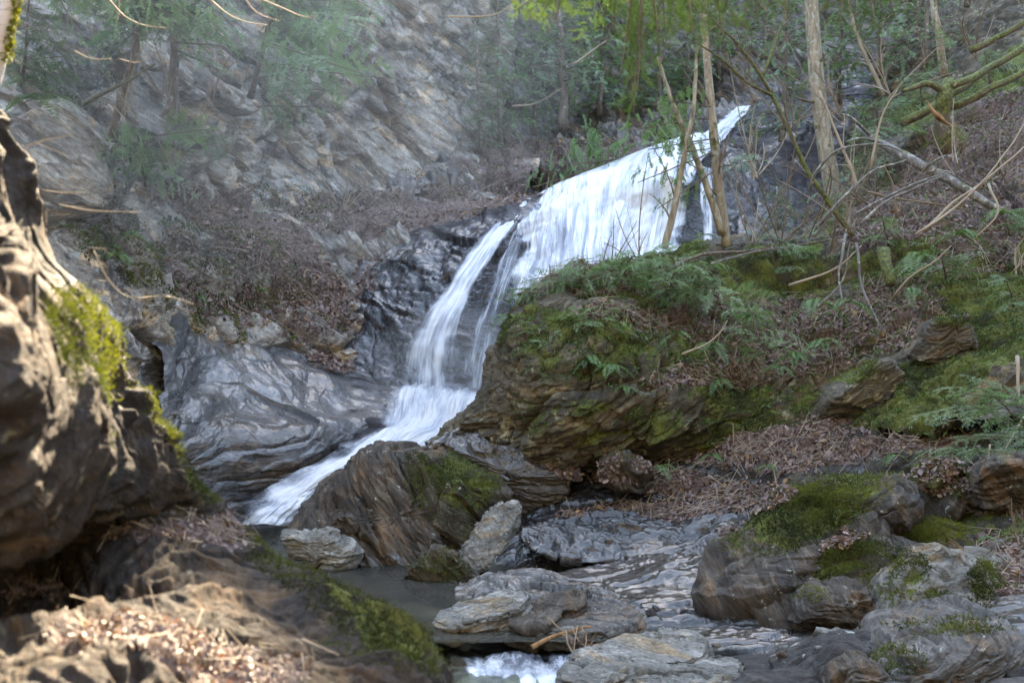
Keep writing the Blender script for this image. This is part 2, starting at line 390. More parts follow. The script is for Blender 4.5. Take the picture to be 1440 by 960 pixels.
fall = [
 [(300,765,12.6),(400,755,12.4),(480,750,12.3),(600,745,12.3),(720,745,12.5),(850,745,12.8)],
 [(330,695,13.4),(420,688,13.1),(520,678,13),(620,670,13),(740,665,13.1),(860,660,13.4)],
 [(400,615,14.4),(480,606,14.1),(560,604,14),(650,596,14),(760,592,14.1),(880,590,14.3)],
 [(430,556,15.3),(520,545,15.1),(590,540,15.05),(670,535,15.1),(780,535,15.3),(900,535,15.5)],
 [(430,480,16.0),(530,490,15.7),(605,490,15.45),(690,480,15.5),(800,470,15.6),(930,470,15.9)],
 [(420,410,16.8),(530,405,16.4),(650,400,16.0),(745,395,16.0),(860,390,16.1),(1000,400,16.6)],
 [(430,345,17.9),(560,335,17.4),(700,330,16.8),(805,320,16.7),(920,310,17),(1080,330,17.6)],
 [(480,305,19.4),(620,290,18.8),(745,282,17.8),(855,256,18.0),(965,225,18.6),(1110,270,18.8)],
 [(520,315,21.4),(700,292,20.8),(830,266,20.3),(935,232,20.2),(1020,187,21),(1120,200,20.3)],
 [(600,310,24.2),(760,290,23.8),(890,240,23.2),(1000,176,23.2),(1055,156,23.6),(1150,120,22.9)],
 [(620,300,27),(780,280,26.5),(920,220,26),(1010,165,26),(1065,152,26),(1160,90,25)],
]
fall = [row + [e] for row, e in zip(fall, [(980, 745, 13.4), (980, 655, 14), (1000, 590, 15), (1030, 535, 16.2), (1060, 470, 16.8), (1150, 400, 17.6), (1230, 320, 18.4), (1250, 240, 19.2), (1250, 150, 20.2), (1270, 90, 22.4), (1290, 40, 24.6)])]
rock_patch('waterfall_terrain', fall, 560, 520, (0.15, -0.5, 0.85), 9, M_FALL,
    masks=dict(wet=[(640,460,200,110,0,1),(1020,300,80,80,0,.7)], moss=[(480,320,60,20,0,.3)], litter=[(600,300,150,22,-8,.9),(480,380,60,50,0,.5)], rust=[(520,350,50,16,0,.9)]),
    dk=dict(big=0.26, blocky=0.13, ledge=0.07, fine=0.03, fs=0.7, stretch=(0.6, 0.9, 2.2)))

slab = [
 [(210,830,11.6),(280,800,11.9),(350,770,12.3),(420,765,12.6),(480,760,12.9)],
 [(220,720,11.6),(290,720,12.2),(360,712,12.7),(420,695,13.1),(480,675,13.5)],
 [(215,640,11.7),(290,640,12.3),(370,630,12.7),(450,615,13.3),(520,605,14.0)],
 [(215,560,12.0),(300,565,12.8),(390,565,13.4),(480,565,14.2),(560,560,14.9)],
 [(212,495,12.4),(300,500,13.3),(400,512,14.1),(490,530,14.9),(575,545,15.4)],
 [(210,440,12.9),(290,450,13.9),(385,470,14.9),(480,500,15.5),(590,535,15.9)],
 [(205,440,13.9),(290,455,14.9),(385,480,15.9),(480,510,16.5),(590,545,16.9)],
]
rock_patch('gorge_slab_terrain', slab, 460, 460, (0.35, -0.45, 0.82), 12, M_SLAB,
    masks=dict(wet=[(380,600,200,110,20,.8)], rust=[(300,640,50,30,0,.2)], litter=[(470,505,40,12,20,.6)]),
    dk=dict(big=0.40, blocky=0.12, ledge=0.17, fine=0.018, fs=0.6, stretch=(0.4, 0.5, 2.4), warp=0.5))

cliff = [
 [(-160,760,9.2),(60,740,9.8),(150,660,10.8),(230,580,12.2),(330,520,13.9),(430,515,15.4),(520,530,16.2),(640,520,16.9)],
 [(-160,480,9.7),(60,470,10.4),(160,460,11.5),(250,460,12.9),(350,450,14.8),(450,445,15.9),(540,420,16.8),(650,365,17.3)],
 [(-160,350,10.2),(60,350,10.9),(150,360,12),(240,360,13.5),(340,355,15.4),(440,350,16.9),(560,338,17.7),(695,310,18.1)],
 [(-160,250,10.9),(60,260,11.5),(140,270,12.5),(220,275,14.2),(320,290,16.8),(430,285,18.8),(560,275,20),(735,268,19.8)],
 [(-160,150,11.5),(60,170,12.1),(150,180,13.1),(250,190,15),(350,220,18),(460,235,20.3),(580,230,22),(760,225,22.8)],
 [(-160,40,12),(60,60,12.6),(160,70,13.8),(270,90,16),(380,130,18.6),(480,150,20.9),(590,155,23),(700,195,25.5)],
 [(-160,-80,12.6),(60,-60,13.2),(170,-50,14.6),(290,-20,17),(400,20,19.2),(500,40,21.6),(600,50,24.2),(710,140,28)],
 [(-160,-250,13.5),(60,-250,14.3),(180,-250,16),(310,-200,18.5),(420,-150,21),(510,-120,23.5),(610,-100,26),(720,20,30)],
 [(-160,-450,16),(60,-450,17),(180,-450,19),(310,-400,22),(420,-350,25),(510,-300,27),(610,-260,29),(720,-150,33)],
]
rock_patch('cliff_terrain', cliff, 660, 640, STR_L, 21, M_CLIFF,
    masks=dict(moss=[(300,440,120,40,30,.35),(170,340,60,80,-50,.6),(330,370,120,40,35,.55),(420,290,80,30,20,.4),(640,240,90,30,0,.5),(180,230,90,30,0,.3),(230,420,40,60,0,.3),(100,120,80,60,0,.25)],
               wet=[(440,380,60,60,0,.3)],
               litter=[(330,420,150,50,32,.5),(240,340,80,40,20,.35),(380,360,150,40,38,.85),(300,300,100,20,30,.6),(560,295,150,26,0,.95),(440,430,60,40,40,.9),(660,250,110,22,0,.8),(700,215,80,16,0,.7),(500,330,80,16,0,.8)],
               rust=[(570,70,40,60,60,.5),(430,70,50,60,50,.4),(150,130,50,30,0,.2),(540,130,30,30,0,.5)]),
    dk=dict(big=0.6, blocky=0.62, ledge=0.13, fine=0.05, fs=0.42, stretch=(0.8, 0.9, 1.6)))

back = [
 [(540,300,20.8),(680,285,20.8),(790,262,20.8),(880,232,21.2),(955,212,21.4),(1060,300,19.6),(1200,360,18),(1380,420,16)],
 [(580,245,23),(690,240,23.2),(790,222,23.5),(880,205,24),(965,190,24.5),(1065,200,22.5),(1180,210,21),(1380,230,19)],
 [(590,205,25.5),(700,195,26),(800,185,26.5),(890,182,26.5),(980,152,27),(1075,140,25),(1180,100,23.5),(1380,100,21)],
 [(600,140,27.5),(700,140,28),(800,130,28.5),(890,120,28.5),(980,90,29),(1085,60,27.5),(1190,20,26),(1380,-20,23.5)],
 [(600,40,29),(700,40,29.5),(800,40,30),(890,30,30),(980,10,30.5),(1090,-20,29.5),(1195,-70,28),(1380,-130,26)],
 [(600,-120,31),(700,-120,31.5),(800,-120,32),(890,-120,32),(980,-130,32.5),(1090,-150,31.5),(1195,-200,30),(1380,-260,28)],
 [(600,-350,35),(700,-350,35.5),(800,-350,36),(890,-350,36),(980,-350,36.5),(1090,-380,35.5),(1195,-420,34),(1380,-480,32)],
]
rock_patch('forest_cliff_terrain', back, 420, 560, STR_L, 31, M_BACK,
    masks=dict(moss=[(790,200,70,16,0,.8),(940,200,40,14,0,.8),(700,235,80,16,0,.5),(840,212,40,10,0,.7)],
               litter=[(720,215,120,26,0,.85),(820,225,100,20,0,.8),(1150,180,60,60,0,.4)],
               rust=[(850,165,50,30,0,.5)], wet=[(1060,260,50,80,0,1)]),
    dk=dict(big=0.6, blocky=0.6, ledge=0.25, fine=0.06, fs=0.4))

near = [
 [(-330,-160,2.7),(-200,-160,2.6),(-150,-120,2.6),(-110,-60,2.6),(-60,-30,2.8),(-40,-10,3.2),(-90,0,4.0)],
 [(-330,60,2.4),(-190,60,2.35),(-120,70,2.35),(-60,80,2.45),(-15,95,2.65),(0,100,3.0),(-50,110,3.9)],
 [(-330,160,2.3),(-170,160,2.25),(-90,160,2.25),(-30,165,2.4),(8,170,2.6),(22,172,3.0),(-30,175,3.9)],
 [(-330,290,2.15),(-150,285,2.1),(-50,280,2.15),(10,272,2.3),(45,265,2.6),(62,262,3.0),(10,262,4.0)],
 [(-330,400,2.05),(-120,395,2.0),(-20,390,2.1),(50,380,2.3),(105,368,2.65),(128,362,3.05),(70,362,4.1)],
 [(-330,500,2.0),(-100,500,1.95),(20,495,2.1),(110,484,2.35),(185,468,2.75),(212,458,3.15),(140,460,4.2)],
 [(-330,610,2.0),(-80,610,2.0),(50,600,2.15),(150,590,2.45),(225,578,2.85),(253,570,3.25),(180,570,4.3)],
 [(-330,700,2.1),(-70,700,2.15),(70,700,2.35),(180,690,2.65),(275,675,3.0),(318,672,3.4),(240,672,4.5)],
 [(-330,760,2.5),(-60,765,2.7),(80,750,2.9),(200,722,3.0),(300,715,3.3),(368,744,3.6),(300,730,4.7)],
 [(-330,815,2.65),(-60,830,2.85),(90,818,3.0),(220,785,2.95),(340,775,3.1),(470,796,3.5),(400,790,4.7)],
 [(-330,880,2.6),(-60,890,2.75),(110,880,2.75),(250,852,2.65),(380,830,2.85),(565,862,3.35),(520,860,4.6)],
 [(-330,935,2.15),(-60,930,2.2),(130,915,2.25),(290,905,2.35),(440,895,2.6),(632,936,3.15),(610,930,4.5)],
 [(-330,1020,1.8),(-60,1010,1.85),(150,1000,1.95),(330,995,2.1),(500,990,2.35),(690,1020,2.95),(690,1015,4.4)],
 [(-330,1250,1.5),(-60,1250,1.55),(150,1250,1.6),(360,1250,1.75),(540,1250,2.0),(780,1250,2.6),(800,1250,4.2)],
 [(-330,1700,1.3),(-60,1700,1.3),(150,1700,1.4),(360,1700,1.5),(560,1700,1.8),(860,1700,2.4),(900,1700,4.0)],
]
near = [[(x - (0 if c < 2 else 28 if c == 2 else (58 if r <= 8 else 62)), y, d) for c, (x, y, d) in enumerate(row)] for r, row in enumerate(near)]
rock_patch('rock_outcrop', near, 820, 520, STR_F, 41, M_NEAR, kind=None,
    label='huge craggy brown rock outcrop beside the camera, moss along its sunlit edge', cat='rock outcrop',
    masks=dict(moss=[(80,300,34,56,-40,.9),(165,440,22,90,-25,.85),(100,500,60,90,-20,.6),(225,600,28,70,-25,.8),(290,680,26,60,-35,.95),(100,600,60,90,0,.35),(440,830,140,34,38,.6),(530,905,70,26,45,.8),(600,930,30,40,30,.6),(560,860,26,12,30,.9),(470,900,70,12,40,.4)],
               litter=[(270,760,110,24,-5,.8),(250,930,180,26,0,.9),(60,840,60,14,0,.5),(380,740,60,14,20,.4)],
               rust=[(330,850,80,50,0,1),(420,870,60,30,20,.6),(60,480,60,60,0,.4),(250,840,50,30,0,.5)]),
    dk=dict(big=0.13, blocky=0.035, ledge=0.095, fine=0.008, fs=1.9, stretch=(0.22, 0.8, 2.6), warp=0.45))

# ------------------------------------------------------------------ traced rocks
def plane_clip(V, c, n_planes, rng, lo, hi):
    for _ in range(n_planes):
        n = rng.normal(size=3); n /= np.linalg.norm(n)
        s = (V - c) @ n; mx = s.max(); h = mx * rng.uniform(lo, hi)
        V = V - np.maximum(s - h, 0)[:, None] * n * 0.93
    return V

def traced_rock(name, outline, d, thick, mat, label, cat='rock', strata=(0.3, -0.3, 0.9), seed=1, lean=(0, 0), res=160, planes=14, clip=(0.66, 0.92),
                masks=None, dk=None, group=None, power=0.45, tilt=0.0):
    """closed rock: the outline at distance d, thick layout units deep; lean = change of depth per 100 px right / up"""
    ol = np.array(outline, float); c = ol.mean(0)
    rng = np.random.default_rng(seed)
    th = np.arctan2(-(ol[:, 1] - c[1]), ol[:, 0] - c[0]); rr = np.hypot(ol[:, 0] - c[0], ol[:, 1] - c[1])
    o = np.argsort(th); th, rr = th[o], rr[o]
    th3 = np.concatenate([th - 2 * np.pi, th, th + 2 * np.pi]); rr3 = np.concatenate([rr] * 3)
    nt, nph = res * 2, res
    T = np.linspace(-np.pi, np.pi, nt, endpoint=False); R = np.interp(T, th3, rr3)
    PH = np.linspace(-np.pi / 2, np.pi / 2, nph)
    TT, PP = np.meshgrid(T, PH); RR = np.tile(R, (nph, 1))
    ca = np.cos(PP) ** power * RR; sa = np.sign(np.sin(PP)) * np.abs(np.sin(PP)) ** (power + 0.1)
    X = c[0] + ca * np.cos(TT); Y = c[1] - ca * np.sin(TT)
    D = d + sa * thick + (X - c[0]) / 100 * lean[0] + (c[1] - Y) / 100 * lean[1]
    # keep the metric outline at its own distance: lay out at d, then push in depth along the view axis
    P = W(X, Y, np.full_like(X, d)) + ((D - d) * K)[..., None] * FW
    V = P.reshape(-1, 3); cc = V.mean(0)
    V = plane_clip(V, cc, planes, rng, *clip)
    G = V.reshape(nph, nt, 3)
    Gp = np.concatenate([G[:, -1:], G, G[:, :1]], 1)
    N = grid_normals(Gp)[:, 1:-1].reshape(-1, 3)
    s = np.sign(((V - cc) * N).sum(-1).mean()); N = N * s
    N[:nt] = -FW; N[-nt:] = FW
    kw = dict(big=0.05, blocky=0.045, ledge=0.06, fine=0.014, fs=2.0, stretch=(0.45, 0.5, 3.0), warp=0.45); kw.update(dk or {})
    V = V + N * (rock_disp(V, seed, strata, **kw) - kw['ledge'] * 0.4)[:, None]
    V[:nt] = V[:nt].mean(0); V[-nt:] = V[-nt:].mean(0)
    px, py = project(V)
    me = mesh_np(name, V - cc, grid_faces(nph, nt, flip=(s < 0), wrap=True), smooth=True)
    mk = np.zeros((len(V), 4), np.float32)
    for ch, k in enumerate(('moss', 'wet', 'litter', 'rust')):
        if masks and k in masks: mk[:, ch] = blobs(px, py, masks[k], V)
    set_col(me, 'mask', mk)
    ob = obj(name, me, mat); ob.location = cc; tag(ob, label, cat, group)
    Gp = V.reshape(nph, nt, 3); N2 = grid_normals(Gp).reshape(-1, 3) * s
    SURF[ob.name] = (V, N2, mk, px, py)
    return ob

def slab_rock(name, outline, z0, grad, thick, mat, label, cat='stone slab', seed=1, res=110, dk=None, masks=None, mound=False, taper=1.05, strata=(-0.25, -0.45, 0.86)):
    """flat slab: the outline of its top face lies on a gently tilted plane; a broken layered rim of real thickness below"""
    ol = np.array(outline, float); z0 = z0 * K
    dirs = FW + ((ol[:, 0] - 720) / FPX)[:, None] * RT + ((480 - ol[:, 1]) / FPX)[:, None] * UPV
    cd = dirs.mean(0); cc = CAM + cd * ((z0 - CAM[2]) / cd[2])
    tt = (z0 - CAM[2] - grad[0] * cc[0] - grad[1] * cc[1]) / (dirs[:, 2] - grad[0] * dirs[:, 0] - grad[1] * dirs[:, 1])
    P = CAM + dirs * tt[:, None]
    c = P.mean(0); X = P[:, :2] - c[:2]; th = np.arctan2(X[:, 1], X[:, 0]); rr = np.hypot(X[:, 0], X[:, 1]); o = np.argsort(th); th, rr = th[o], rr[o]
    nt = res * 3; T = np.linspace(-np.pi, np.pi, nt, endpoint=False)
    n = len(th); xs = np.concatenate([X[o], X[o][:1]]);
    # polygon radius along each ray
    Rr = np.interp(T, np.concatenate([th - 2 * np.pi, th, th + 2 * np.pi]), np.concatenate([rr] * 3))
    Rr = Rr * (1 + 0.05 * fbm(np.stack([np.cos(T) * 3 + seed, np.sin(T) * 3, T * 0], 1), 4))
    prof = [(r, 0.0) for r in np.linspace(0, 0.985, res)] + [(1.0, 0.06)] + [(1.0 - (1 - taper) * q + 0.03 * math.sin(q * 19 + seed), 0.06 + 0.94 * q) for q in np.linspace(0.05, 1, res // 3)] + [(r, 1.0) for r in np.linspace(taper * 0.9, 0, 8)]
    if mound: prof = [(r, 0.5 * r ** 2.6) for r in np.linspace(0, 1.3, res + res // 3)] + [(r, 1.0 + 0.2 * (1.3 - r)) for r in np.linspace(1.25, 0, 8)]
    rows = []
    for r, q in prof:
        x = Rr * r * np.cos(T); y = Rr * r * np.sin(T)
        rows.append(np.stack([c[0] + x, c[1] + y, c[2] + grad[0] * x + grad[1] * y - q * thick * K], 1))
    G = np.array(rows); Gp = np.concatenate([G[:, -1:], G, G[:, :1]], 1); N = grid_normals(Gp)[:, 1:-1]; V = G.reshape(-1, 3); N = N.reshape(-1, 3)
    s_ = np.sign(((V - V.mean(0)) * N).sum(-1).mean()); N *= s_; N[:nt] = (0, 0, 1); N[-nt:] = (0, 0, -1)
    kw = dict(big=0.03, blocky=0.035, ledge=0.045, fine=0.010, fs=1.8, stretch=(0.4, 0.6, 3.0)); kw.update(dk or {})
    V = V + N * rock_disp(V, seed, strata, **kw)[:, None]; V[:nt] = V[:nt].mean(0); V[-nt:] = V[-nt:].mean(0)
    me = mesh_np(name, V - c, grid_faces(len(prof), nt, flip=(s_ < 0), wrap=True), smooth=True)
    px, py = project(V); mk = np.zeros((len(V), 4), np.float32)
    for ch, k in enumerate(('moss', 'wet', 'litter', 'rust')):
        if masks and k in masks: mk[:, ch] = blobs(px, py, masks[k], V)
    set_col(me, 'mask', mk); ob = obj(name, me, mat); ob.location = c
    SURF[ob.name] = (V, grid_normals(V.reshape(len(prof), nt, 3)).reshape(-1, 3) * s_, mk, px, py); return tag(ob, label, cat)
S1 = (0.7, -0.3, 0.6)
traced_rock('boulder', [(416,750),(432,700),(455,668),(484,650),(508,628),(545,620),(600,624),(640,630),(672,650),(700,672),(716,692),(700,712),(668,745),(645,790),(606,816),(560,822),(512,806),(505,775),(460,758)],
    10.6, 0.62, M_BOULDER, 'largest dark brown boulder with a green mossy right side, beside the white cascade', 'boulder', S1, 3, lean=(0.1, 0.3), res=300, planes=14, clip=(0.74, 0.95),
    masks=dict(moss=[(655,675,55,60,30,.9),(615,700,34,70,-30,.75),(480,700,30,40,0,.25),(600,760,60,20,0,.25)], rust=[(550,765,30,40,0,1),(520,670,60,20,-30,.5),(600,650,20,40,20,.5),(470,680,30,20,0,.4)], wet=[(540,810,90,30,0,.9)]), dk=dict(fs=1.3, blocky=0.11, ledge=0.07))
traced_rock('rock', [(585,632),(620,612),(690,604),(742,610),(785,636),(840,664),(810,700),(740,712),(690,700),(640,660)], 11.4, 0.55, M_SLATE,
    'smooth pale grey wet rock between the mossy boulder and the bank', 'rock', (0.1, -0.5, 0.85), 5, lean=(-0.1, 0.5), res=200, planes=8,
    masks=dict(wet=[(700,640,120,40,0,.7)], litter=[(800,660,40,16,20,.5)]), dk=dict(blocky=0.08, ledge=0.04))
traced_rock('stone', [(448,745),(458,722),(480,713),(498,720),(506,742),(500,762),(455,762)], 10.0, 0.2, M_BOULDER, 'small rounded dark stone leaning on the left foot of the big boulder', 'stone', S1, 7, res=90, masks=dict(moss=[(480,740,20,20,0,.3)]))
traced_rock('flat_stone', [(390,758),(402,748),(440,747),(488,753),(518,772),(506,790),(478,797),(430,782),(396,770)], 9.9, 0.32, M_STONE, 'flat layered stone at the water edge, left of the big boulder', 'stone', (-0.1, -0.3, 0.95), 8, res=110, planes=7,
    masks=dict(moss=[(470,775,40,12,0,.3)]), dk=dict(ledge=0.08, blocky=0.025, big=0.02))
traced_rock('leaning_slab', [(636,812),(643,786),(662,752),(690,720),(714,706),(730,706),(737,724),(726,752),(700,778),(668,804),(648,818)], 9.5, 0.2, M_STONE,
    'long grey slab of schist leaning diagonally against the mossy boulder', 'stone slab', (0.75, -0.3, 0.6), 11, lean=(0, 0.3), res=150, planes=8,
    masks=dict(moss=[(655,790,26,20,0,.45),(690,740,60,20,-50,.15)]), dk=dict(ledge=0.06, blocky=0.02, stretch=(0.4, 0.5, 3), big=0.02))
traced_rock('rock', [(560,812),(586,784),(618,770),(650,776),(672,800),(700,822),(670,842),(620,842),(580,832)], 9.3, 0.3, M_BOULDER, 'low mossy rock under the foot of the leaning slab', 'rock', S1, 13, res=130,
    masks=dict(moss=[(620,800,50,26,0,.65)], wet=[(640,835,80,16,0,.9)]))
slab_rock('flat_stone', [(608,868),(630,852),(660,842),(700,830),(734,826),(742,842),(716,858),(680,868),(640,876)], 0.12, (0.16, 0.10), 0.13, M_STONE, 'pale angular flat stone standing out of the pool, leftmost of three', 'stone', 17, masks=dict(rust=[(690,850,40,10,-20,.3)]))
slab_rock('flat_stone', [(716,872),(738,850),(770,836),(806,828),(814,838),(790,858),(752,878)], 0.12, (0.14, 0.10), 0.14, M_BOULDER, 'dark tilted flat stone in the pool, between two paler stones', 'stone', 19)
slab_rock('flat_stone', [(764,880),(790,858),(840,848),(880,858),(900,872),(860,886),(800,890)], 0.06, (0.02, 0.08), 0.10, M_SLATE, 'low grey stone at the pool edge behind the driftwood', 'stone', 23)
slab_rock('flat_slab', [(792,952),(812,926),(850,906),(900,894),(960,890),(988,898),(990,910),(940,930),(890,946),(830,962)], 0.075, (0.0, 0.05), 0.09, M_STONE, 'broad pale grey slab at the lip of the small cascade, under the driftwood', 'stone slab', 27, res=150)
slab_rock('flat_slab', [(850,985),(890,955),(950,934),(1010,920),(1040,926),(1034,946),(980,975),(900,1000)], 0.05, (0.0, 0.04), 0.09, M_STONE, 'second pale grey slab, lower and nearer than the one under the driftwood', 'stone slab', 29, res=150)
slab_rock('rock_ledge', [(690,838),(730,822),(780,814),(840,820),(900,846),(915,862),(850,858),(770,848),(710,850)], 0.10, (-0.05, 0.05), 0.10, M_BOULDER, 'dark wet rock ledge just behind the three flat pool stones', 'rock', 24, mound=True, masks=dict(wet=[(800,850,120,40,0,1)], rust=[(750,835,30,10,0,.5)]), dk=dict(blocky=0.07))
slab_rock('rock_ledge', [(660,812),(700,794),(760,790),(800,806),(790,822),(720,826),(670,824)], 0.12, (-0.03, 0.10), 0.12, M_SLATE, 'wet grey ledge right of the foot of the leaning slab', 'rock', 25, mound=True, masks=dict(wet=[(740,810,120,40,0,1)]), dk=dict(blocky=0.07))
slab_rock('rock_ledge', [(880,830),(930,808),(1010,800),(1080,806),(1100,822),(1040,838),(950,846)], 0.12, (0.06, 0.10), 0.10, M_BED, 'broad dark layered ledge in the middle of the wet bedrock', 'rock', 26, mound=True, masks=dict(wet=[(980,820,160,50,0,1)]), dk=dict(blocky=0.09, ledge=0.08))
slab_rock('rock_ledge', [(760,742),(820,722),(890,720),(950,734),(940,752),(870,764),(790,760)], 0.32, (-0.03, 0.22), 0.09, M_BED, 'dark wet ledge right of the leaning slab, highest on the bedrock', 'rock', 28, mound=True, masks=dict(wet=[(860,740,160,50,0,1)]), dk=dict(blocky=0.09, ledge=0.08))
slab_rock('rock_ledge', [(960,770),(1010,752),(1060,756),(1090,772),(1050,786),(990,788)], 0.27, (0.05, 0.18), 0.10, M_BED, 'small dark ledge below the long green mossy rock', 'rock', 30, mound=True, masks=dict(wet=[(1020,770,100,40,0,1)]), dk=dict(blocky=0.08, ledge=0.07))
traced_rock('rock', [(1104,868),(1112,846),(1132,826),(1165,828),(1216,838),(1262,842),(1250,866),(1206,880),(1140,878)], 7.15, 0.28, M_BOULDER, 'loaf shaped brown block under the mossy ledge at the lower right', 'rock', (0.1, -0.3, 0.95), 31, res=130, planes=9,
    clip=(0.8, 0.95), masks=dict(moss=[(1140,835,30,14,0,.5)], rust=[(1190,860,60,20,0,.5)]))
slab_rock('mossy_rock', [(1096,806),(1120,776),(1160,752),(1210,742),(1270,752),(1262,790),(1240,836),(1170,832),(1110,826)], 0.38, (0.15, 0.32), 0.2, M_BOULDER, 'green mossy rock directly above the loaf shaped block', 'rock', 61 + int(0.39*100), mound=True, masks=dict(moss=[(1160,785,80,40,-20,.85),(1230,790,60,40,0,.5)], litter=[(1190,755,60,14,-20,.35)]), dk=dict(blocky=0.14, ledge=0.14, big=0.15, fs=1.1, stretch=(0.45, 1.2, 2.6), warp=0.5))
slab_rock('rock', [(1255,810),(1262,776),(1300,764),(1350,766),(1400,782),(1424,806),(1420,846),(1380,872),(1320,860),(1270,846)], 0.36, (-0.05, 0.42), 0.24, M_STONE, 'rounded tan brown rock with a mossy underside near the right edge', 'rock', 61 + int(0.37*100), mound=True, masks=dict(moss=[(1300,845,70,20,10,.8),(1400,820,40,40,0,.7),(1280,800,30,30,0,.7)], rust=[(1340,800,80,40,0,.45)]), dk=dict(blocky=0.14, ledge=0.14, big=0.15, fs=1.1, stretch=(0.45, 1.2, 2.6), warp=0.5))
slab_rock('mossy_rock', [(1016,772),(1040,742),(1080,716),(1096,690),(1130,662),(1190,648),(1250,656),(1258,680),(1220,704),(1180,736),(1130,774),(1070,786)], 0.66, (0.28, 0.38), 0.22, M_BOULDER, 'long green mossy rock rising from the wet bedrock toward the leaf covered slope', 'rock', 61 + int(0.68*100), mound=True, masks=dict(moss=[(1150,700,130,60,-30,.9),(1080,750,80,36,0,.7)], rust=[(1080,755,40,14,0,.6)], litter=[(1100,690,80,20,-25,.3)]), dk=dict(blocky=0.14, ledge=0.14, big=0.15, fs=1.1, stretch=(0.45, 1.2, 2.6), warp=0.5))
slab_rock('mossy_rock', [(1150,764),(1176,728),(1230,712),(1310,706),(1390,716),(1404,742),(1360,764),(1280,768),(1200,772)], 0.54, (0.05, 0.36), 0.2, M_BOULDER, 'low wide rock with thin olive moss behind the tan brown rock', 'rock', 61 + int(0.55*100), mound=True, masks=dict(moss=[(1280,735,150,36,0,.85)], litter=[(1300,712,90,14,0,.3)]), dk=dict(blocky=0.14, ledge=0.14, big=0.15, fs=1.1, stretch=(0.45, 1.2, 2.6), warp=0.5))
traced_rock('rock', [(1130,1010),(1160,940),(1220,896),(1300,868),(1390,860),(1432,890),(1440,950),(1400,1020),(1260,1040)], 6.2, 0.6, M_SLATE, 'big whale backed wet grey brown rock in the lower right corner', 'rock', (-0.5, -0.2, 0.8), 43, res=220, planes=7,
    masks=dict(rust=[(1300,930,140,50,0,.45)], moss=[(1240,930,60,26,0,.6),(1370,875,70,18,0,.7),(1300,880,60,14,0,.5)]), dk=dict(blocky=0.08, ledge=0.10, fs=1.3))
traced_rock('rock', [(1350,694),(1362,662),(1396,640),(1440,640),(1470,660),(1470,704),(1410,712)], 8.3, 0.3, M_BOULDER, 'orange brown rock under brown twigs at the right edge', 'rock', STR_R, 45, res=120, masks=dict(rust=[(1400,675,70,40,0,.7)], moss=[(1440,690,30,20,0,.5)]))
traced_rock('mossy_rock', [(838,680),(848,652),(880,640),(912,652),(912,676),(880,690)], 10.6, 0.25, M_BOULDER, 'small mossy rock at the foot of the mossy bank, beside the wet bedrock', 'rock', S1, 47, dk=dict(ledge=0.13, blocky=0.13, fs=1.2, big=0.12, stretch=(0.6, 0.7, 2.6)), power=0.55, res=90, masks=dict(moss=[(875,655,50,22,0,.55)], litter=[(875,660,50,22,0,.3)]))
traced_rock('rock', [(1160,580),(1180,535),(1230,505),(1276,520),(1290,548),(1262,574),(1210,592)], 10.45, 0.4, M_BANK, 'rusty brown rock jutting out of the bank under hanging moss', 'rock', STR_R, 49, res=130, masks=dict(rust=[(1220,550,70,40,0,.6)], moss=[(1190,520,60,20,0,.6),(1260,560,30,20,0,.4)]))
traced_rock('rock', [(1270,500),(1290,474),(1330,446),(1360,440),(1370,470),(1350,495),(1300,512)], 10.4, 0.35, M_BANK, 'yellowish tan rock high in the bank between moss cushions', 'rock', STR_R, 51, res=120, masks=dict(rust=[(1320,480,60,40,0,.7)], moss=[(1340,450,30,14,0,.6)]))
traced_rock('mossy_rock', [(1268,672),(1290,655),(1340,652),(1372,668),(1350,690),(1290,692)], 8.6, 0.25, M_BOULDER, 'flat cushion shaped bright green mossy rock on the leaf covered slope', 'rock', STR_R, 53, dk=dict(ledge=0.13, blocky=0.13, fs=1.2, big=0.12, stretch=(0.6, 0.7, 2.6)), power=0.55, res=100, masks=dict(moss=[(1320,670,70,30,0,.95)], litter=[(1320,670,70,30,0,.3)]))
traced_rock('stone', [(640,880),(656,862),(676,866),(690,884),(676,902),(650,900)], 7.3, 0.15, M_BOULDER, 'small dark wet stone at the left end of the small cascade', 'stone', S1, 55, res=70, masks=dict(wet=[(665,880,60,60,0,1)], rust=[(665,880,20,20,0,.5)])) if 0 else None
traced_rock('stone', [(1188,706),(1196,690),(1216,686),(1226,700),(1214,714)], 8.4, 0.12, M_BOULDER, 'small dark stone beside the bright sprig on the long mossy rock', 'stone', S1, 57, res=50)
traced_rock('rock', [(1160,960),(1180,935),(1215,925),(1240,940),(1236,985),(1180,990)], 5.75, 0.2, M_BOULDER, 'small brown rock at the bottom edge before the whale backed rock', 'rock', STR_R, 59, res=90, masks=dict(rust=[(1200,950,50,30,0,.7)]))

# small loose stones
def stone_mesh(seed):
    bm = bmesh.new(); bmesh.ops.create_icosphere(bm, subdivisions=4, radius=1); V = np.array([v.co[:] for v in bm.verts]); F = np.array([[v.index for v in f.verts] for f in bm.faces]); bm.free()
    r = np.random.default_rng(seed); V = V * np.array([1, r.uniform(.6, .9), r.uniform(.3, .55)]); V = plane_clip(V, np.zeros(3), 16, r, 0.6, 0.9)
    n = V / np.linalg.norm(V, axis=1)[:, None]; V = V + n * (0.10 * facet(V * 2.2 + seed, 0.8)[0] + 0.03 * fbm(V * 5 + seed, 3))[:, None]
    me = mesh_np('small_stone', V, tris=F, smooth=True); set_col(me, 'mask', np.zeros((len(V), 4))); return me
SM = [stone_mesh(400 + i) for i in range(6)]
for i, m in enumerate(SM): m.materials.append([M_BOULDER, M_STONE, M_BED][i % 3])
V, N, mk, px, py = SURF['streambed_ground']
rs = np.random.default_rng(77)
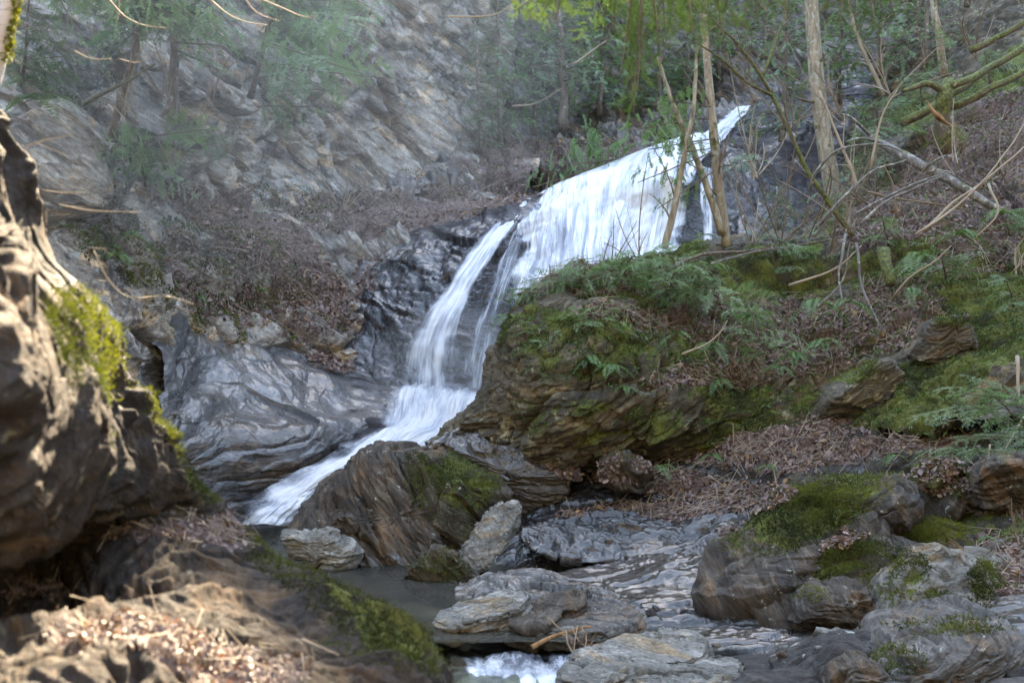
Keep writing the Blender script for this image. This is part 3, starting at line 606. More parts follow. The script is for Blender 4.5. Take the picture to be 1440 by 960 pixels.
cand = np.where((px > 560) & (px < 1440) & (py > 700) & (py < 950) & (N[:, 2] > 0.5))[0]
for k in range(64):
    i = rs.choice(cand); o = bpy.data.objects.new('small_stone', SM[k % 6]); col.objects.link(o)
    sz = 0.05 + 0.13 * rs.random() ** 2.2; o.location = V[i] + N[i] * sz * 0.15; o.scale = (sz, sz, sz); o.rotation_euler = (rs.normal(0, .25), rs.normal(0, .25), rs.uniform(0, 6.28))
    tag(o, 'small loose stone among many strewn over the wet bedrock and stream edge', 'stone', 'small stones strewn over the wet bedrock')

# ------------------------------------------------------------------ ground and unseen hills shaped to shade the gorge
SUN_AZ, SUN_EL = math.radians(9), math.radians(43)      # azimuth to the right of the view axis
C0 = 1.42 * K  # how far the unseen ridge's shadow reaches over the gorge floor
HAZE = 0.00006
def ground():
    nt, nr = 240, 90
    th = np.linspace(-np.pi, np.pi, nt, endpoint=False)
    r = np.concatenate([np.linspace(0.3, 24, 24), np.linspace(25, 110, nr - 30), np.array([130, 160, 200, 260, 340, 440])])
    R, TH = np.meshgrid(r, th, indexing='ij')
    X = R * np.sin(TH); Y = R * np.cos(TH)
    bk = np.clip(-np.cos(TH), 0, 1); r0 = 24 + 34 * np.clip(np.cos(TH), 0, 1) ** 2 - 11 * bk  # unseen slopes behind the camera pulled closer so light falls from overhead
    dth = np.abs((TH - SUN_AZ + np.pi) % (2 * np.pi) - np.pi)
    shade_ridge = 1 / (1 + np.exp((dth - math.radians(52)) * 9))
    H0 = 27 + 17 * bk; H = H0 + shade_ridge * ((72 - C0) * math.tan(SUN_EL) + 3 - H0)  # crest toward the sun, out of view, raised to block it from the gorge
    t = np.clip((R - r0) / ((72 - 36 * bk) - r0), 0, 1); t = t ** 0.8
    n = fbm(np.stack([X.ravel() * 0.05, Y.ravel() * 0.05, X.ravel() * 0], 1), 4).reshape(X.shape)
    Z = -1.6 + H * t + n * 5 * t
    V = np.stack([X, Y, Z], -1).reshape(-1, 3)
    me = mesh_np('ground', V, grid_faces(len(r), nt, wrap=True), smooth=True)
    t = NT('forest_floor'); g = t.new('ShaderNodeNewGeometry')
    c = t.mix(t.ramp(t.noise(g.outputs['Position'], 0.8, 6, 0.7), 0.35, 0.65), (0.05, 0.04, 0.03), (0.09, 0.08, 0.045))
    m = t.done(t.principled(c, 0.9, t.noise(g.outputs['Position'], 3, 5), 0.6, 0.2))
    tag(obj('ground', me, m), kind='structure')
ground()

# ------------------------------------------------------------------ accumulators
class Acc:
    def __init__(s): s.V = []; s.T = []; s.Q = []; s.C = []; s.n = 0
    def add(s, V, T=None, Q=None, C=None):
        V = np.asarray(V, np.float32); s.V.append(V)
        if T is not None: s.T.append(np.asarray(T) + s.n)
        if Q is not None: s.Q.append(np.asarray(Q) + s.n)
        if C is None: C = np.full((len(V), 3), 0.5, np.float32)
        C = np.asarray(C, np.float32)
        if C.ndim == 1: C = np.tile(C, (len(V), 1))
        s.C.append(C); s.n += len(V)
    def tube(s, P, r, sides=6, C=None, rough=0.0, cap=True):
        P = np.asarray(P, float); n = len(P)
        r = np.broadcast_to(np.asarray(r, float), (n,)) if np.ndim(r) == 0 or len(r) == n else np.interp(np.linspace(0, 1, n), np.linspace(0, 1, len(r)), r)
        t = np.gradient(P, axis=0); t /= np.linalg.norm(t, axis=1)[:, None] + 1e-9
        ref = np.array([0, 0, 1.0]) if abs(t[0, 2]) < 0.8 else np.array([1.0, 0, 0])
        a = np.cross(t, ref); a /= np.linalg.norm(a, axis=1)[:, None] + 1e-9; b = np.cross(t, a)
        th = np.linspace(0, 2 * np.pi, sides, endpoint=False)
        R = r[:, None] * np.ones(sides)
        if rough: R = R * (1 + rough * RNG.uniform(-1, 1, R.shape))
        V = P[:, None] + R[..., None] * (np.cos(th)[None, :, None] * a[:, None] + np.sin(th)[None, :, None] * b[:, None])
        V = V.reshape(-1, 3); Q = grid_faces(n, sides, wrap=True); T = None
        if cap:
            V = np.concatenate([V, P[:1], P[-1:]]); k = n * sides; i = np.arange(sides); j = (i + 1) % sides
            T = np.concatenate([np.stack([i * 0 + k, j, i], 1), np.stack([i * 0 + k + 1, (n - 1) * sides + i, (n - 1) * sides + j], 1)])
        s.add(V, T, Q, C)
    def build(s, name, mat, parent=None, smooth=False):
        V = np.concatenate(s.V)
        me = mesh_np(name, V, np.concatenate(s.Q) if s.Q else None, np.concatenate(s.T) if s.T else None, smooth)
        set_col(me, 'tint', np.concatenate(s.C))
        o = obj(name, me, mat)
        if parent is not None: relink(o, parent)
        return o

def smooth_line(P, n=None):
    P = np.asarray(P, float)
    return cr(P, n or (len(P) - 1) * 4 + 1)

def wob(P, amp, freq=3.0):
    s = RNG.uniform(0, 99)
    t = np.cumsum(np.r_[0, np.linalg.norm(np.diff(P, axis=0), axis=1)])
    q = np.stack([t * freq, t * 0 + s, t * 0], 1)
    return P + amp * np.stack([perlin(q), perlin(q + 9.1), perlin(q + 21.7)], 1)

# ------------------------------------------------------------------ plant materials
def tint_mat(name, lo, hi, rough=0.6, trans=0.35, tcol=(1.3, 1.35, 0.5), noise_s=6.0, bump=False, spec=0.4):
    t = NT(name)
    at = t.new('ShaderNodeVertexColor', layer_name='tint')
    g = t.new('ShaderNodeNewGeometry')
    sep = t.new('ShaderNodeSeparateColor'); t.l.new(at.outputs['Color'], sep.inputs[0])
    n = t.noise(g.outputs['Position'], noise_s, 4, 0.6)
    f = t.math('ADD', t.math('MULTIPLY', sep.outputs[0], 0.75), t.math('MULTIPLY', t.math('SUBTRACT', n, 0.4), 0.5), True)
    c = t.mix(f, lo, hi)
    # green channel: shift toward yellow, blue channel: shift toward red brown
    c = t.mix(sep.outputs[1], c, t.mix(1.0, c, (1.45, 1.25, 0.55), 'MULTIPLY'))
    p = t.principled(c, rough, spec=spec)
    if trans > 0:
        tr = t.new('ShaderNodeBsdfTranslucent'); t.l.new(t.mix(1.0, c, tcol, 'MULTIPLY'), tr.inputs[0])
        m = t.new('ShaderNodeMixShader'); m.inputs[0].default_value = trans
        t.l.new(p.outputs[0], m.inputs[1]); t.l.new(tr.outputs[0], m.inputs[2])
        return t.done(m)
    return t.done(p)

def bark_mat(name, lo, hi, moss=0.0, lich=0.2, sc_=1.0, rust=False):
    t = NT(name); g = t.new('ShaderNodeNewGeometry'); pos = g.outputs['Position']
    st = t.mapping(pos, (14 * sc_, 14 * sc_, 2.6 * sc_))
    n = t.noise(st, 1.0, 6, 0.65, 0.5); n2 = t.noise(pos, 9 * sc_, 4)
    c = t.mix(t.ramp(n, 0.3, 0.7), lo, hi)
    if lich: c = t.mix(t.ramp(n2, 0.62 - lich * 0.2, 0.70 - lich * 0.2, 0, 0.8), c, (0.36, 0.37, 0.32))
    sn = t.new('ShaderNodeSeparateXYZ'); t.l.new(g.outputs['Normal'], sn.inputs[0])
    if moss:
        mf = t.ramp(t.math('ADD', t.noise(pos, 3.5, 5), t.math('MULTIPLY', sn.outputs[2], 0.25)), 0.72 - moss * 0.4, 0.80 - moss * 0.4)
        c = t.mix(mf, c, t.mix(t.ramp(t.noise(pos, 22, 5), 0.35, 0.65), (0.03, 0.038, 0.01), (0.13, 0.14, 0.03)))
    return t.done(t.principled(c, 0.85, n, 0.8, 0.02))

M_HEM = tint_mat('hemlock_needles', (0.045, 0.095, 0.05), (0.20, 0.31, 0.18), 0.5, 0.42, tcol=(1.2, 1.35, 0.7), spec=0.6)
M_HEMY = tint_mat('sun_tinted_hemlock_needles', (0.022, 0.05, 0.014), (0.07, 0.125, 0.032), 0.5, 0.4, tcol=(1.0, 1.15, 0.45))  # yellow green of sun shining through is put into the needle colour
M_TWIG = tint_mat('twig_bark', (0.07, 0.045, 0.032), (0.26, 0.19, 0.13), 0.7, 0.0, noise_s=3)
M_TWIGP = tint_mat('pale_dry_wood', (0.16, 0.12, 0.09), (0.45, 0.36, 0.26), 0.7, 0.0, noise_s=3)
M_LEAF = tint_mat('dead_leaf', (0.055, 0.031, 0.026), (0.34, 0.235, 0.205), 0.55, 0.15, tcol=(1.2, 0.9, 0.7), spec=0.5)
M_MOSS = tint_mat('moss_tuft', (0.022, 0.032, 0.008), (0.14, 0.155, 0.032), 0.9, 0.3, noise_s=2.5)
M_FERN = tint_mat('fern_green', (0.04, 0.085, 0.03), (0.14, 0.26, 0.10), 0.45, 0.3)
M_BARK = bark_mat('hemlock_bark', (0.07, 0.052, 0.042), (0.17, 0.14, 0.12), moss=0.1)
M_BARKP = bark_mat('pale_hardwood_bark', (0.14, 0.115, 0.08), (0.38, 0.315, 0.23), moss=0.3, lich=0.3)  # pale bark, lightened further to stand in for sunlight on the trunks
M_BARKG = bark_mat('grey_dead_bark', (0.08, 0.073, 0.07), (0.21, 0.20, 0.195), moss=0.05, lich=0.35)
M_BARKM = bark_mat('mossy_bark', (0.06, 0.045, 0.03), (0.14, 0.11, 0.07), moss=0.75, lich=0.1)
M_ORANGE = bark_mat('fresh_broken_wood', (0.15, 0.075, 0.03), (0.36, 0.20, 0.09), lich=0)

def birch():
    t = NT('birch_bark'); g = t.new('ShaderNodeNewGeometry'); pos = g.outputs['Position']
    n = t.noise(t.mapping(pos, (6, 6, 60)), 1.0, 4, 0.6); n2 = t.noise(pos, 12, 4)
    c = t.mix(t.ramp(n, 0.56, 0.66), (0.62, 0.56, 0.54), (0.10, 0.07, 0.06))
    c = t.mix(t.ramp(n2, 0.6, 0.7, 0, 0.8), c, (0.16, 0.15, 0.03))
    return t.done(t.principled(c, 0.6, n, 0.4, 0.01))
M_BIRCH = birch()

# ------------------------------------------------------------------ hemlock boughs
def bough_proto(seed, length, dens, nl, nw):
    """flat spray of length metres; nl, nw = needle length and width in metres"""
    r = np.random.default_rng(seed)
    B = []; D = []; Nn = []      # needle base, direction, width
    WV = []; WQ = []; nn = 0
    def ribbon(a, b, w0, w1):
        nonlocal nn
        d = b - a; s = np.array([-d[1], d[0], 0]); s /= np.linalg.norm(s) + 1e-9
        WV.extend([a - s * w0, a + s * w0, b + s * w1, b - s * w1]); WQ.append([nn, nn + 1, nn + 2, nn + 3]); nn += 4
    axis = []
    p = np.zeros(3); ang = 0.0
    ns = 14
    for k in range(ns + 1):
        axis.append(p.copy()); ang += r.normal(0, 0.09); ang *= 0.85
        p = p + np.array([math.cos(ang), math.sin(ang), r.normal(0, 0.05)]) * length / ns
    axis = np.array(axis)
    for k in range(ns): ribbon(axis[k], axis[k + 1], 0.006 * length * (1 - k / ns) + 0.002, 0.006 * length * (1 - (k + 1) / ns) + 0.002)
    step = nl * 1.15 / dens * 2.2
    x = length * 0.10; side = 1
    def fill(a, dirv, L, depth):
        n = max(2, int(L / (nl * 0.42 / dens)))
        t = (np.arange(n) + 0.5) / n
        perp = np.array([-dirv[1], dirv[0], 0])
        for sgn in (1, -1):
            base = a + dirv * (t * L)[:, None]
            base[:, 2] -= 0.25 * L * t ** 2
            dd = dirv * 0.55 + perp * sgn * 0.85 + r.normal(0, 0.14, (n, 3)) * (1, 1, 1.6)
            dd *= (nl * (1.0 - 0.35 * t) * r.uniform(0.7, 1.15, n))[:, None]
            B.append(base); D.append(dd)
    while x < length * 0.99:
        f = x / length * ns; k = min(int(f), ns - 1); a = axis[k] + (axis[k + 1] - axis[k]) * (f - k)
        ax = axis[k + 1] - axis[k]; ax /= np.linalg.norm(ax)
        u = x / length
        L = length * (0.40 * (1 - u) ** 0.8 * min(1, 0.35 + u * 3.0) + 0.03) * r.uniform(0.55, 1.15)
        if r.random() < 0.93:
            an = side * math.radians(r.uniform(42, 62))
            dv = np.array([ax[0] * math.cos(an) - ax[1] * math.sin(an), ax[0] * math.sin(an) + ax[1] * math.cos(an), r.normal(-0.05, 0.12)]); dv /= np.linalg.norm(dv)
            ribbon(a, a + dv * L, 0.0025 * length + 0.001, 0.001)
            fill(a, dv, L, 1)
            if L > nl * 7:
                for q in np.arange(0.25, 0.9, 0.17):
                    for s2 in (1, -1):
                        an2 = s2 * math.radians(48); dv2 = np.array([dv[0] * math.cos(an2) - dv[1] * math.sin(an2), dv[0] * math.sin(an2) + dv[1] * math.cos(an2), dv[2] + r.normal(0, 0.1)])
                        a2 = a + dv * L * q; a2[2] -= 0.25 * L * q * q
                        fill(a2, dv2 / np.linalg.norm(dv2), L * 0.36 * (1 - q * 0.6) * r.uniform(0.6, 1.1), 2)
        x += step * r.uniform(0.7, 1.3); side = -side
    fill(axis[-3], (axis[-1] - axis[-3]) / np.linalg.norm(axis[-1] - axis[-3]), length * 0.14, 1)
    B = np.concatenate(B); D = np.concatenate(D)
    up = np.array([0, 0, 1.0]); S = np.cross(D, up); S /= np.linalg.norm(S, axis=1)[:, None] + 1e-9
    S = S + r.normal(0, 0.35, S.shape)
    V = np.stack([B - S * nw * 0.5, B + S * nw * 0.5, B + D], 1).reshape(-1, 3)
    T = np.arange(len(V)).reshape(-1, 3)
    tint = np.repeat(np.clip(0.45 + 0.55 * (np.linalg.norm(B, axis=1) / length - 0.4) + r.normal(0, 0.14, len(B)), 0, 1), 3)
    return V / length, T, tint, np.array(WV) / length, np.array(WQ)

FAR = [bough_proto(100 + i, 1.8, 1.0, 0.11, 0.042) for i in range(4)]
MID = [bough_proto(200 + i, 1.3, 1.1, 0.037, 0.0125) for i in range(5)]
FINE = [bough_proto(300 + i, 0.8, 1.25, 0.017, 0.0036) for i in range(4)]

def put_bough(acc, wood, protos, a, b, droop=0.2, roll=0.0, yellow=0.0, bright=0.0, wide=1.0):
    a = np.asarray(a, float); b = np.asarray(b, float)
    V, T, tint, WV, WQ = protos[RNG.integers(len(protos))]
    L = np.linalg.norm(b - a); X = (b - a) / L
    up = np.array([0, 0, 1.0]); Y = np.cross(up, X)
    if np.linalg.norm(Y) < 0.2: Y = np.cross(FW, X)
    Y /= np.linalg.norm(Y); Z = np.cross(X, Y)
    c, s = math.cos(roll), math.sin(roll); Y, Z = Y * c + Z * s, -Y * s + Z * c
    flip = RNG.choice([-1, 1])
    def tr(v):
        v = v * np.array([1, flip * wide, 1])
        o = a + L * (v[:, :1] * X + v[:, 1:2] * Y + v[:, 2:] * Z)
        h = np.clip(v[:, 0], 0, 1.2)
        o[:, 2] += L * droop * (4 * h * (1 - h)) * 0.35 - L * droop * 0.6 * np.abs(v[:, 1]) ** 1.3
        return o
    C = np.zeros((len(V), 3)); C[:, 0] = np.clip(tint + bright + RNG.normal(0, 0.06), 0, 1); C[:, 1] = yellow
    acc.add(tr(V), T=T, C=C)
    if wood is not None: wood.add(tr(WV), Q=WQ, C=np.array([0.25, 0, 0]))

def px2m(px, d): return px * d * K / FPX

def hemlock(trunk, rpx, crown, nb, bpx, protos, label, group=None, name='hemlock_tree', mat=M_BARK, bright=0.0, yellow=0.0, up=0.1, top_taper=0.7, dens_bias=1.0, extra=(), side=None, needle=M_HEM):
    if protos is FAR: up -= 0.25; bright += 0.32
    """trunk: (px, py, d) from foot to top; crown: (t0, t1) along it; bpx: bough length in pixels at that distance"""
    P = wob(smooth_line(Wl(trunk)), px2m(rpx, trunk[0][2]) * 0.8, 1.5); d = trunk[0][2]
    root = empty(name, P[0]); tag(root, label, 'tree', group)
    wood = Acc(); r0 = px2m(rpx, d)
    wood.tube(P, np.linspace(r0, r0 * 0.45, len(P)) * (1 + 0.5 * np.exp(-np.arange(len(P)) * 1.2)), 8 if rpx > 2 else 6, rough=0.06)
    fol = Acc(); n = len(P)
    nb = int(nb * 1.7)
    for k in range(nb):
        u = (k + RNG.random()) / nb; u = u ** dens_bias
        t = crown[0] + (crown[1] - crown[0]) * u
        f = t * (n - 1); i = min(int(f), n - 2); a = P[i] + (P[i + 1] - P[i]) * (f - i)
        L = px2m(bpx, d) * (1 - top_taper * u) * RNG.uniform(0.55, 1.15)
        az = RNG.uniform(0, 2 * np.pi) if side is None else RNG.normal(side, 0.9)
        b = a + L * np.array([math.cos(az), math.sin(az), RNG.normal(up, 0.12)])
        if L > 0.5: wood.tube(np.array([a, (a + b) / 2 + [0, 0, 0.03 * L], a + (b - a) * 0.85]), [r0 * 0.16 + 0.004, 0.006, 0.003], 4, cap=False)
        put_bough(fol, wood, protos, a, b, RNG.uniform(0.15, 0.5), RNG.normal(0, 0.5), yellow, bright + RNG.normal(0, 0.12), 1.3)
    for (x0, y0, d0, x1, y1, d1) in extra:
        a, b = W(x0, y0, d0), W(x1, y1, d1)
        wood.tube(wob(smooth_line([a, (a + b) / 2 + [0, 0, 0.02], a + (b - a) * 0.8], 7), 0.02), [r0 * 0.2, 0.004], 4, cap=False)
        put_bough(fol, wood, protos, a, b, RNG.uniform(0.1, 0.3), RNG.normal(0, 0.2), yellow, bright, 1.0)
    wood.build('trunk', mat, root, smooth=True)
    fol.build('crown', needle, root)
    return root

# near boughs hanging in at the top
def bough_thing(name, label, group, segs, protos, mat, yellow, bright, rpx=2.0, droop=0.1, limb=None):
    root = empty(name, W(segs[0][0], segs[0][1], segs[0][2])); tag(root, label, 'branch', group)
    fol = Acc(); wood = Acc()
    if limb:
        wood.tube(wob(smooth_line(Wl(limb)), 0.02, 2), [px2m(8, 4), px2m(2.5, 4)], 7); wood.build('limb', M_BARK, root, True); wood = Acc()
    for (x0, y0, d0, x1, y1, d1) in segs:
        a, b = W(x0, y0, d0), W(x1, y1, d1)
        wood.tube(wob(smooth_line([a, (a + b) / 2, a + (b - a) * 0.9], 8), 0.01, 5), [px2m(rpx, d0), px2m(0.6, d0)], 5, cap=False, C=np.array([0.3, 0, 0])); wood.build('stem', M_TWIG, root, True); wood = Acc()
        put_bough(fol, None, protos, a, b, droop, RNG.normal(1.5, 0.4), yellow + RNG.uniform(-.1, .1), bright, 1.25)
    fol.build('needles', mat, root)
BG = 'hemlocks on the shelf behind the waterfall'
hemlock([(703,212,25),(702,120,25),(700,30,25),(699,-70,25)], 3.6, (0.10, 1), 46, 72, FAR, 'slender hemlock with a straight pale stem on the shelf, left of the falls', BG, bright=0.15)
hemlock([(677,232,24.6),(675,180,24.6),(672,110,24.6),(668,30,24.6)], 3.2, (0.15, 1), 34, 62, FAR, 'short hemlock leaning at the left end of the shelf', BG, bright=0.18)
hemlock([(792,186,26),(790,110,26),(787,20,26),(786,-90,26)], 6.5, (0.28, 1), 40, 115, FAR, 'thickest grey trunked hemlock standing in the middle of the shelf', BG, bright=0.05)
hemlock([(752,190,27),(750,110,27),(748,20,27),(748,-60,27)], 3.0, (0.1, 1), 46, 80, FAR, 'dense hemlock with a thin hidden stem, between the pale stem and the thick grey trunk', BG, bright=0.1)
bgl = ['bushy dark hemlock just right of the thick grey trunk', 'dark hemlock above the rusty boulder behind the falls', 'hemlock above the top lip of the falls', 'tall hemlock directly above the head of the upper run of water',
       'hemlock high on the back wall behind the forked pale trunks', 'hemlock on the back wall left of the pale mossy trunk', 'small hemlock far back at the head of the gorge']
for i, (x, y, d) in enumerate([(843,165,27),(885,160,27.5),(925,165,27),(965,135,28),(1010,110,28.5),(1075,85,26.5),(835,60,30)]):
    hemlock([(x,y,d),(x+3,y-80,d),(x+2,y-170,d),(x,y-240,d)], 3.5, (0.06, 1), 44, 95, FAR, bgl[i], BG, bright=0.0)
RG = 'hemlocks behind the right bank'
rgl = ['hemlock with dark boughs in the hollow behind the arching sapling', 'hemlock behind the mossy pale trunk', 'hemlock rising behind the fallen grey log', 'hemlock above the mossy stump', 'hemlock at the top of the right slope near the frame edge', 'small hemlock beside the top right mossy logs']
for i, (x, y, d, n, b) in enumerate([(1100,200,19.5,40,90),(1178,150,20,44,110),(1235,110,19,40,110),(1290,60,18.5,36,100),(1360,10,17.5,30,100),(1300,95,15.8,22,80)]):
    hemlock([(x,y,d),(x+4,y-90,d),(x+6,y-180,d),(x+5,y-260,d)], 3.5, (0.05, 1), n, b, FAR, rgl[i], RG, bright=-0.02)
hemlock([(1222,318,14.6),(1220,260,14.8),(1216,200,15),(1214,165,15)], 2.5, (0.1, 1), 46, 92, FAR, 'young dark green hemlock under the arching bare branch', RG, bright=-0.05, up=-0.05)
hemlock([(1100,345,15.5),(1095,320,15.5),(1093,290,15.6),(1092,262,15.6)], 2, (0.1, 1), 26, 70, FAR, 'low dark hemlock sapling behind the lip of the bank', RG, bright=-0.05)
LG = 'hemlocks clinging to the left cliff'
hemlock([(160,196,12.0),(172,130,11.8),(190,60,11.6),(204,-20,11.5),(210,-110,11.5)], 6, (0.55, 1), 30, 110, MID, 'left of two brown hemlock trunks on the left cliff, leaning to the right', LG, up=-0.1, top_taper=0.2, bright=0.1)
hemlock([(238,168,12.8),(242,110,12.7),(248,40,12.6),(256,-40,12.6),(260,-120,12.6)], 8, (0.5, 1), 34, 130, MID, 'right of the two brown cliff trunks, straight and thick', LG, up=-0.1, top_taper=0.2, bright=0.1,
        extra=[(245,70,12.5,330,110,12),(245,60,12.5,350,70,12)])
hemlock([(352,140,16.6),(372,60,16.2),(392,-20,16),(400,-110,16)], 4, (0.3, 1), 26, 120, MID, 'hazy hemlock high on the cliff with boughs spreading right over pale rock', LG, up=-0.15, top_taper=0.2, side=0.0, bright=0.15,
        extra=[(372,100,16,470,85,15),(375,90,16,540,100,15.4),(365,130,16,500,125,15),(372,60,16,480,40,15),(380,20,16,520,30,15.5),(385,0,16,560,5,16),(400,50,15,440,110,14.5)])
hemlock([(205,262,12.6),(200,235,12.4),(196,205,12.2),(195,180,12.2)], 2.2, (0.1, 1), 24, 75, MID, 'small hemlock sapling low on the left cliff, below the two brown trunks', LG, up=-0.1, bright=0.15)
hemlock([(280,200,14.2),(270,190,13.6),(262,178,13.4)], 1.6, (0.1, 1), 10, 60, MID, 'tiny hemlock sapling right of the cliff trunks', LG, up=-0.05, bright=0.1)
hemlock([(30,120,10.5),(36,80,10.3),(40,20,10.2),(44,-50,10.2)], 3, (0.05, 1), 26, 90, MID, 'dark hemlock beside the birch at the upper left corner', LG, bright=-0.05, up=-0.05)
hemlock([(110,-20,10.8),(115,-60,10.8),(118,-120,10.8)], 4, (0.0, 1), 26, 150, MID, 'hemlock above the left cliff with only its lowest boughs in view', LG, bright=0.1, up=-0.22, top_taper=0.0)

bough_thing('hemlock_bough', 'soft hazy hemlock boughs spreading across the upper left cliff', 'hazy hemlock boughs before the left cliff',
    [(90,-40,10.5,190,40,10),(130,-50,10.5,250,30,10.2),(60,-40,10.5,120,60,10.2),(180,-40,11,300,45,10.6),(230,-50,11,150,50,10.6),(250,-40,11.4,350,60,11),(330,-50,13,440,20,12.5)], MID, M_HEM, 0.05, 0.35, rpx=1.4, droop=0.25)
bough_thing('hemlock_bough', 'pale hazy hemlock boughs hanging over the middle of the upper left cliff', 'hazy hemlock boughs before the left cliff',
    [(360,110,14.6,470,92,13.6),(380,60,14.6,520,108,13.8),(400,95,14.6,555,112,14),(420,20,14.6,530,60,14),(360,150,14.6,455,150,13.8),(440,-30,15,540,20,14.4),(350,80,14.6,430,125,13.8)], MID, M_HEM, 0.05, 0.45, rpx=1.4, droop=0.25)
bough_thing('hemlock_bough', 'low hemlock boughs on the left cliff just beneath the brown trunks', 'hazy hemlock boughs before the left cliff',
    [(215,195,12.2,130,215,11.6),(215,195,12.2,150,245,11.7),(220,195,12.2,245,240,11.7),(225,190,12.2,305,180,11.8),(210,200,12.2,190,250,11.7),(225,200,12.2,280,215,11.8)], MID, M_HEM, 0.05, 0.4, rpx=1.4, droop=0.25)
# hemlock saplings on the right bank
SG = 'hemlock saplings on the mossy bank'
sap = [((770,432,11.9),(776,400,11.8),(772,372,11.8),12,75,'small hemlock sapling at the tip of the bank against the white water'),
       ((812,415,11.9),(820,392,11.7),(826,366,11.6),14,95,'hemlock sapling spreading flat boughs over the left end of the bank'),
       ((868,412,11.8),(880,380,11.6),(884,356,11.5),16,110,'hemlock sapling in the middle of the bank edge with layered pale boughs'),
       ((936,420,11.6),(946,388,11.4),(950,360,11.4),15,105,'hemlock sapling left of the mossy mound where the pale trunks stand'),
       ((1000,450,11.6),(1010,418,11.4),(1012,390,11.4),15,110,'hemlock sapling below the pale forked trunks'),
       ((1080,505,11.1),(1066,470,11.0),(1056,432,11.0),15,95,'hemlock sapling with a curved brown stem over the leaf drift'),
       ((770,500,11.2),(764,480,11.0),(756,462,10.9),10,75,'hemlock sapling hanging on the rock face above the dark overhang'),
       ((840,470,11.1),(838,452,10.9),(830,436,10.9),11,85,'hemlock sapling drooping in front of the bank face'),
       ((1090,380,12.4),(1085,352,12.3),(1084,330,12.3),9,80,'hemlock sapling behind the long lying stick'),
       ((1330,392,11.1),(1326,370,10.9),(1320,345,10.8),12,80,'hemlock sapling high on the right slope above the yellowish rock'),
       ((1425,430,10.3),(1420,410,10.1),(1412,390,10.0),10,60,'bright green hemlock sprig at the right edge above the mossy shoulder'),
       ((1250,345,12.2),(1246,325,12.1),(1240,305,12.0),8,60,'small hemlock sprig among the dead sticks')]
sap += [((1298,150,14.4),(1294,122,14.3),(1290,98,14.3),12,70,'hemlock sapling just above the mossy stump'),
       ((1392,118,14.2),(1388,92,14.1),(1384,70,14.1),12,70,'hemlock sapling between the mossy logs and the top edge'),
       ((1236,190,14.8),(1232,165,14.7),(1230,140,14.7),12,75,'hemlock sapling left of the stump over the dark hollow'),
       ((1420,330,11.2),(1416,312,11.1),(1412,296,11.1),9,55,'low hemlock sprig on the leaf slope at the right edge')]
for i, (a, b, c, n, bp, lb) in enumerate(sap):
    hemlock([a, b, c], 1.6, (0.05, 1), n // 2 + 1, bp * 1.15, MID, lb, SG, name='hemlock_sapling', mat=M_BARK, yellow=0.15 if i % 2 else 0.0, bright=0.3 + 0.1 * (i % 3), up=-0.08, top_taper=0.45, side=None)
hemlock([(1462,640,7.4),(1452,590,7.3),(1440,540,7.2)], 2, (0.1, 1), 6, 70, FINE, 'pale blue green hemlock sapling reaching in from the right edge', SG, name='hemlock_sapling', bright=0.35,
        extra=[(1450,575,7.3,1300,545,7.0),(1450,590,7.3,1285,596,6.9),(1452,610,7.3,1340,560,7.0),(1455,620,7.3,1330,612,7.0),(1450,560,7.2,1350,530,7.0),(1455,640,7.4,1270,632,7.2)])
NG = 'near hemlock boughs hanging in from above'
bough_thing('hemlock_bough', 'yellow green hemlock bough hanging down in front of the falls, longest of all', NG,
    [(905,-60,4.00,888,185,3.92),(890,-40,4.00,872,120,3.92),(915,-50,4.00,930,110,4.00),(880,-60,4.08,850,70,4.00),(940,-60,4.16,955,60,4.08),(905,40,4.00,890,150,3.92),(900,-70,4.16,905,95,4.08),(870,-70,4.16,862,60,4.08),(925,-60,4.24,940,80,4.16)], FINE, M_HEMY, 0.35, 0.2, limb=[(1750,-420,4.8),(1450,-200,4.6),(1200,-95,4.4),(1000,-75,4.2),(880,-60,4.05),(790,-50,4.0)])
bough_thing('hemlock_bough', 'broad green hemlock bough across the top edge, right of the hanging one', NG,
    [(940,-60,4.24,1000,50,4.16),(980,-60,4.32,1050,45,4.24),(1020,-70,4.32,1085,30,4.24),(960,-40,4.16,980,70,4.08),(1060,-60,4.32,1040,60,4.24),(870,-50,4.16,840,50,4.16),(990,-70,4.40,960,60,4.32),(1000,-70,4.40,1020,80,4.32),(1050,-70,4.40,1070,45,4.40),(1090,-60,4.40,1110,30,4.40)], FINE, M_HEMY, 0.15, 0.05)
bough_thing('hemlock_bough', 'bright green hemlock bough at the top edge before the mossy pale trunk', NG,
    [(1190,-70,4.48,1180,50,4.40),(1210,-60,4.48,1235,55,4.40),(1230,-60,4.48,1262,35,4.48),(1180,-60,4.48,1150,35,4.48),(1200,-70,4.56,1205,62,4.48),(1170,-70,4.56,1160,45,4.56),(1240,-70,4.56,1225,50,4.56)], FINE, M_HEMY, 0.25, 0.3)
bough_thing('hemlock_bough', 'small golden hemlock sprig at the top edge, leftmost of the near boughs', NG,
    [(800,-40,4.00,712,22,3.92),(800,-40,4.00,752,38,3.92),(800,-50,4.00,780,40,4.00),(790,-40,4.00,738,10,4.00)], FINE, M_HEMY, 0.9, 0.3)

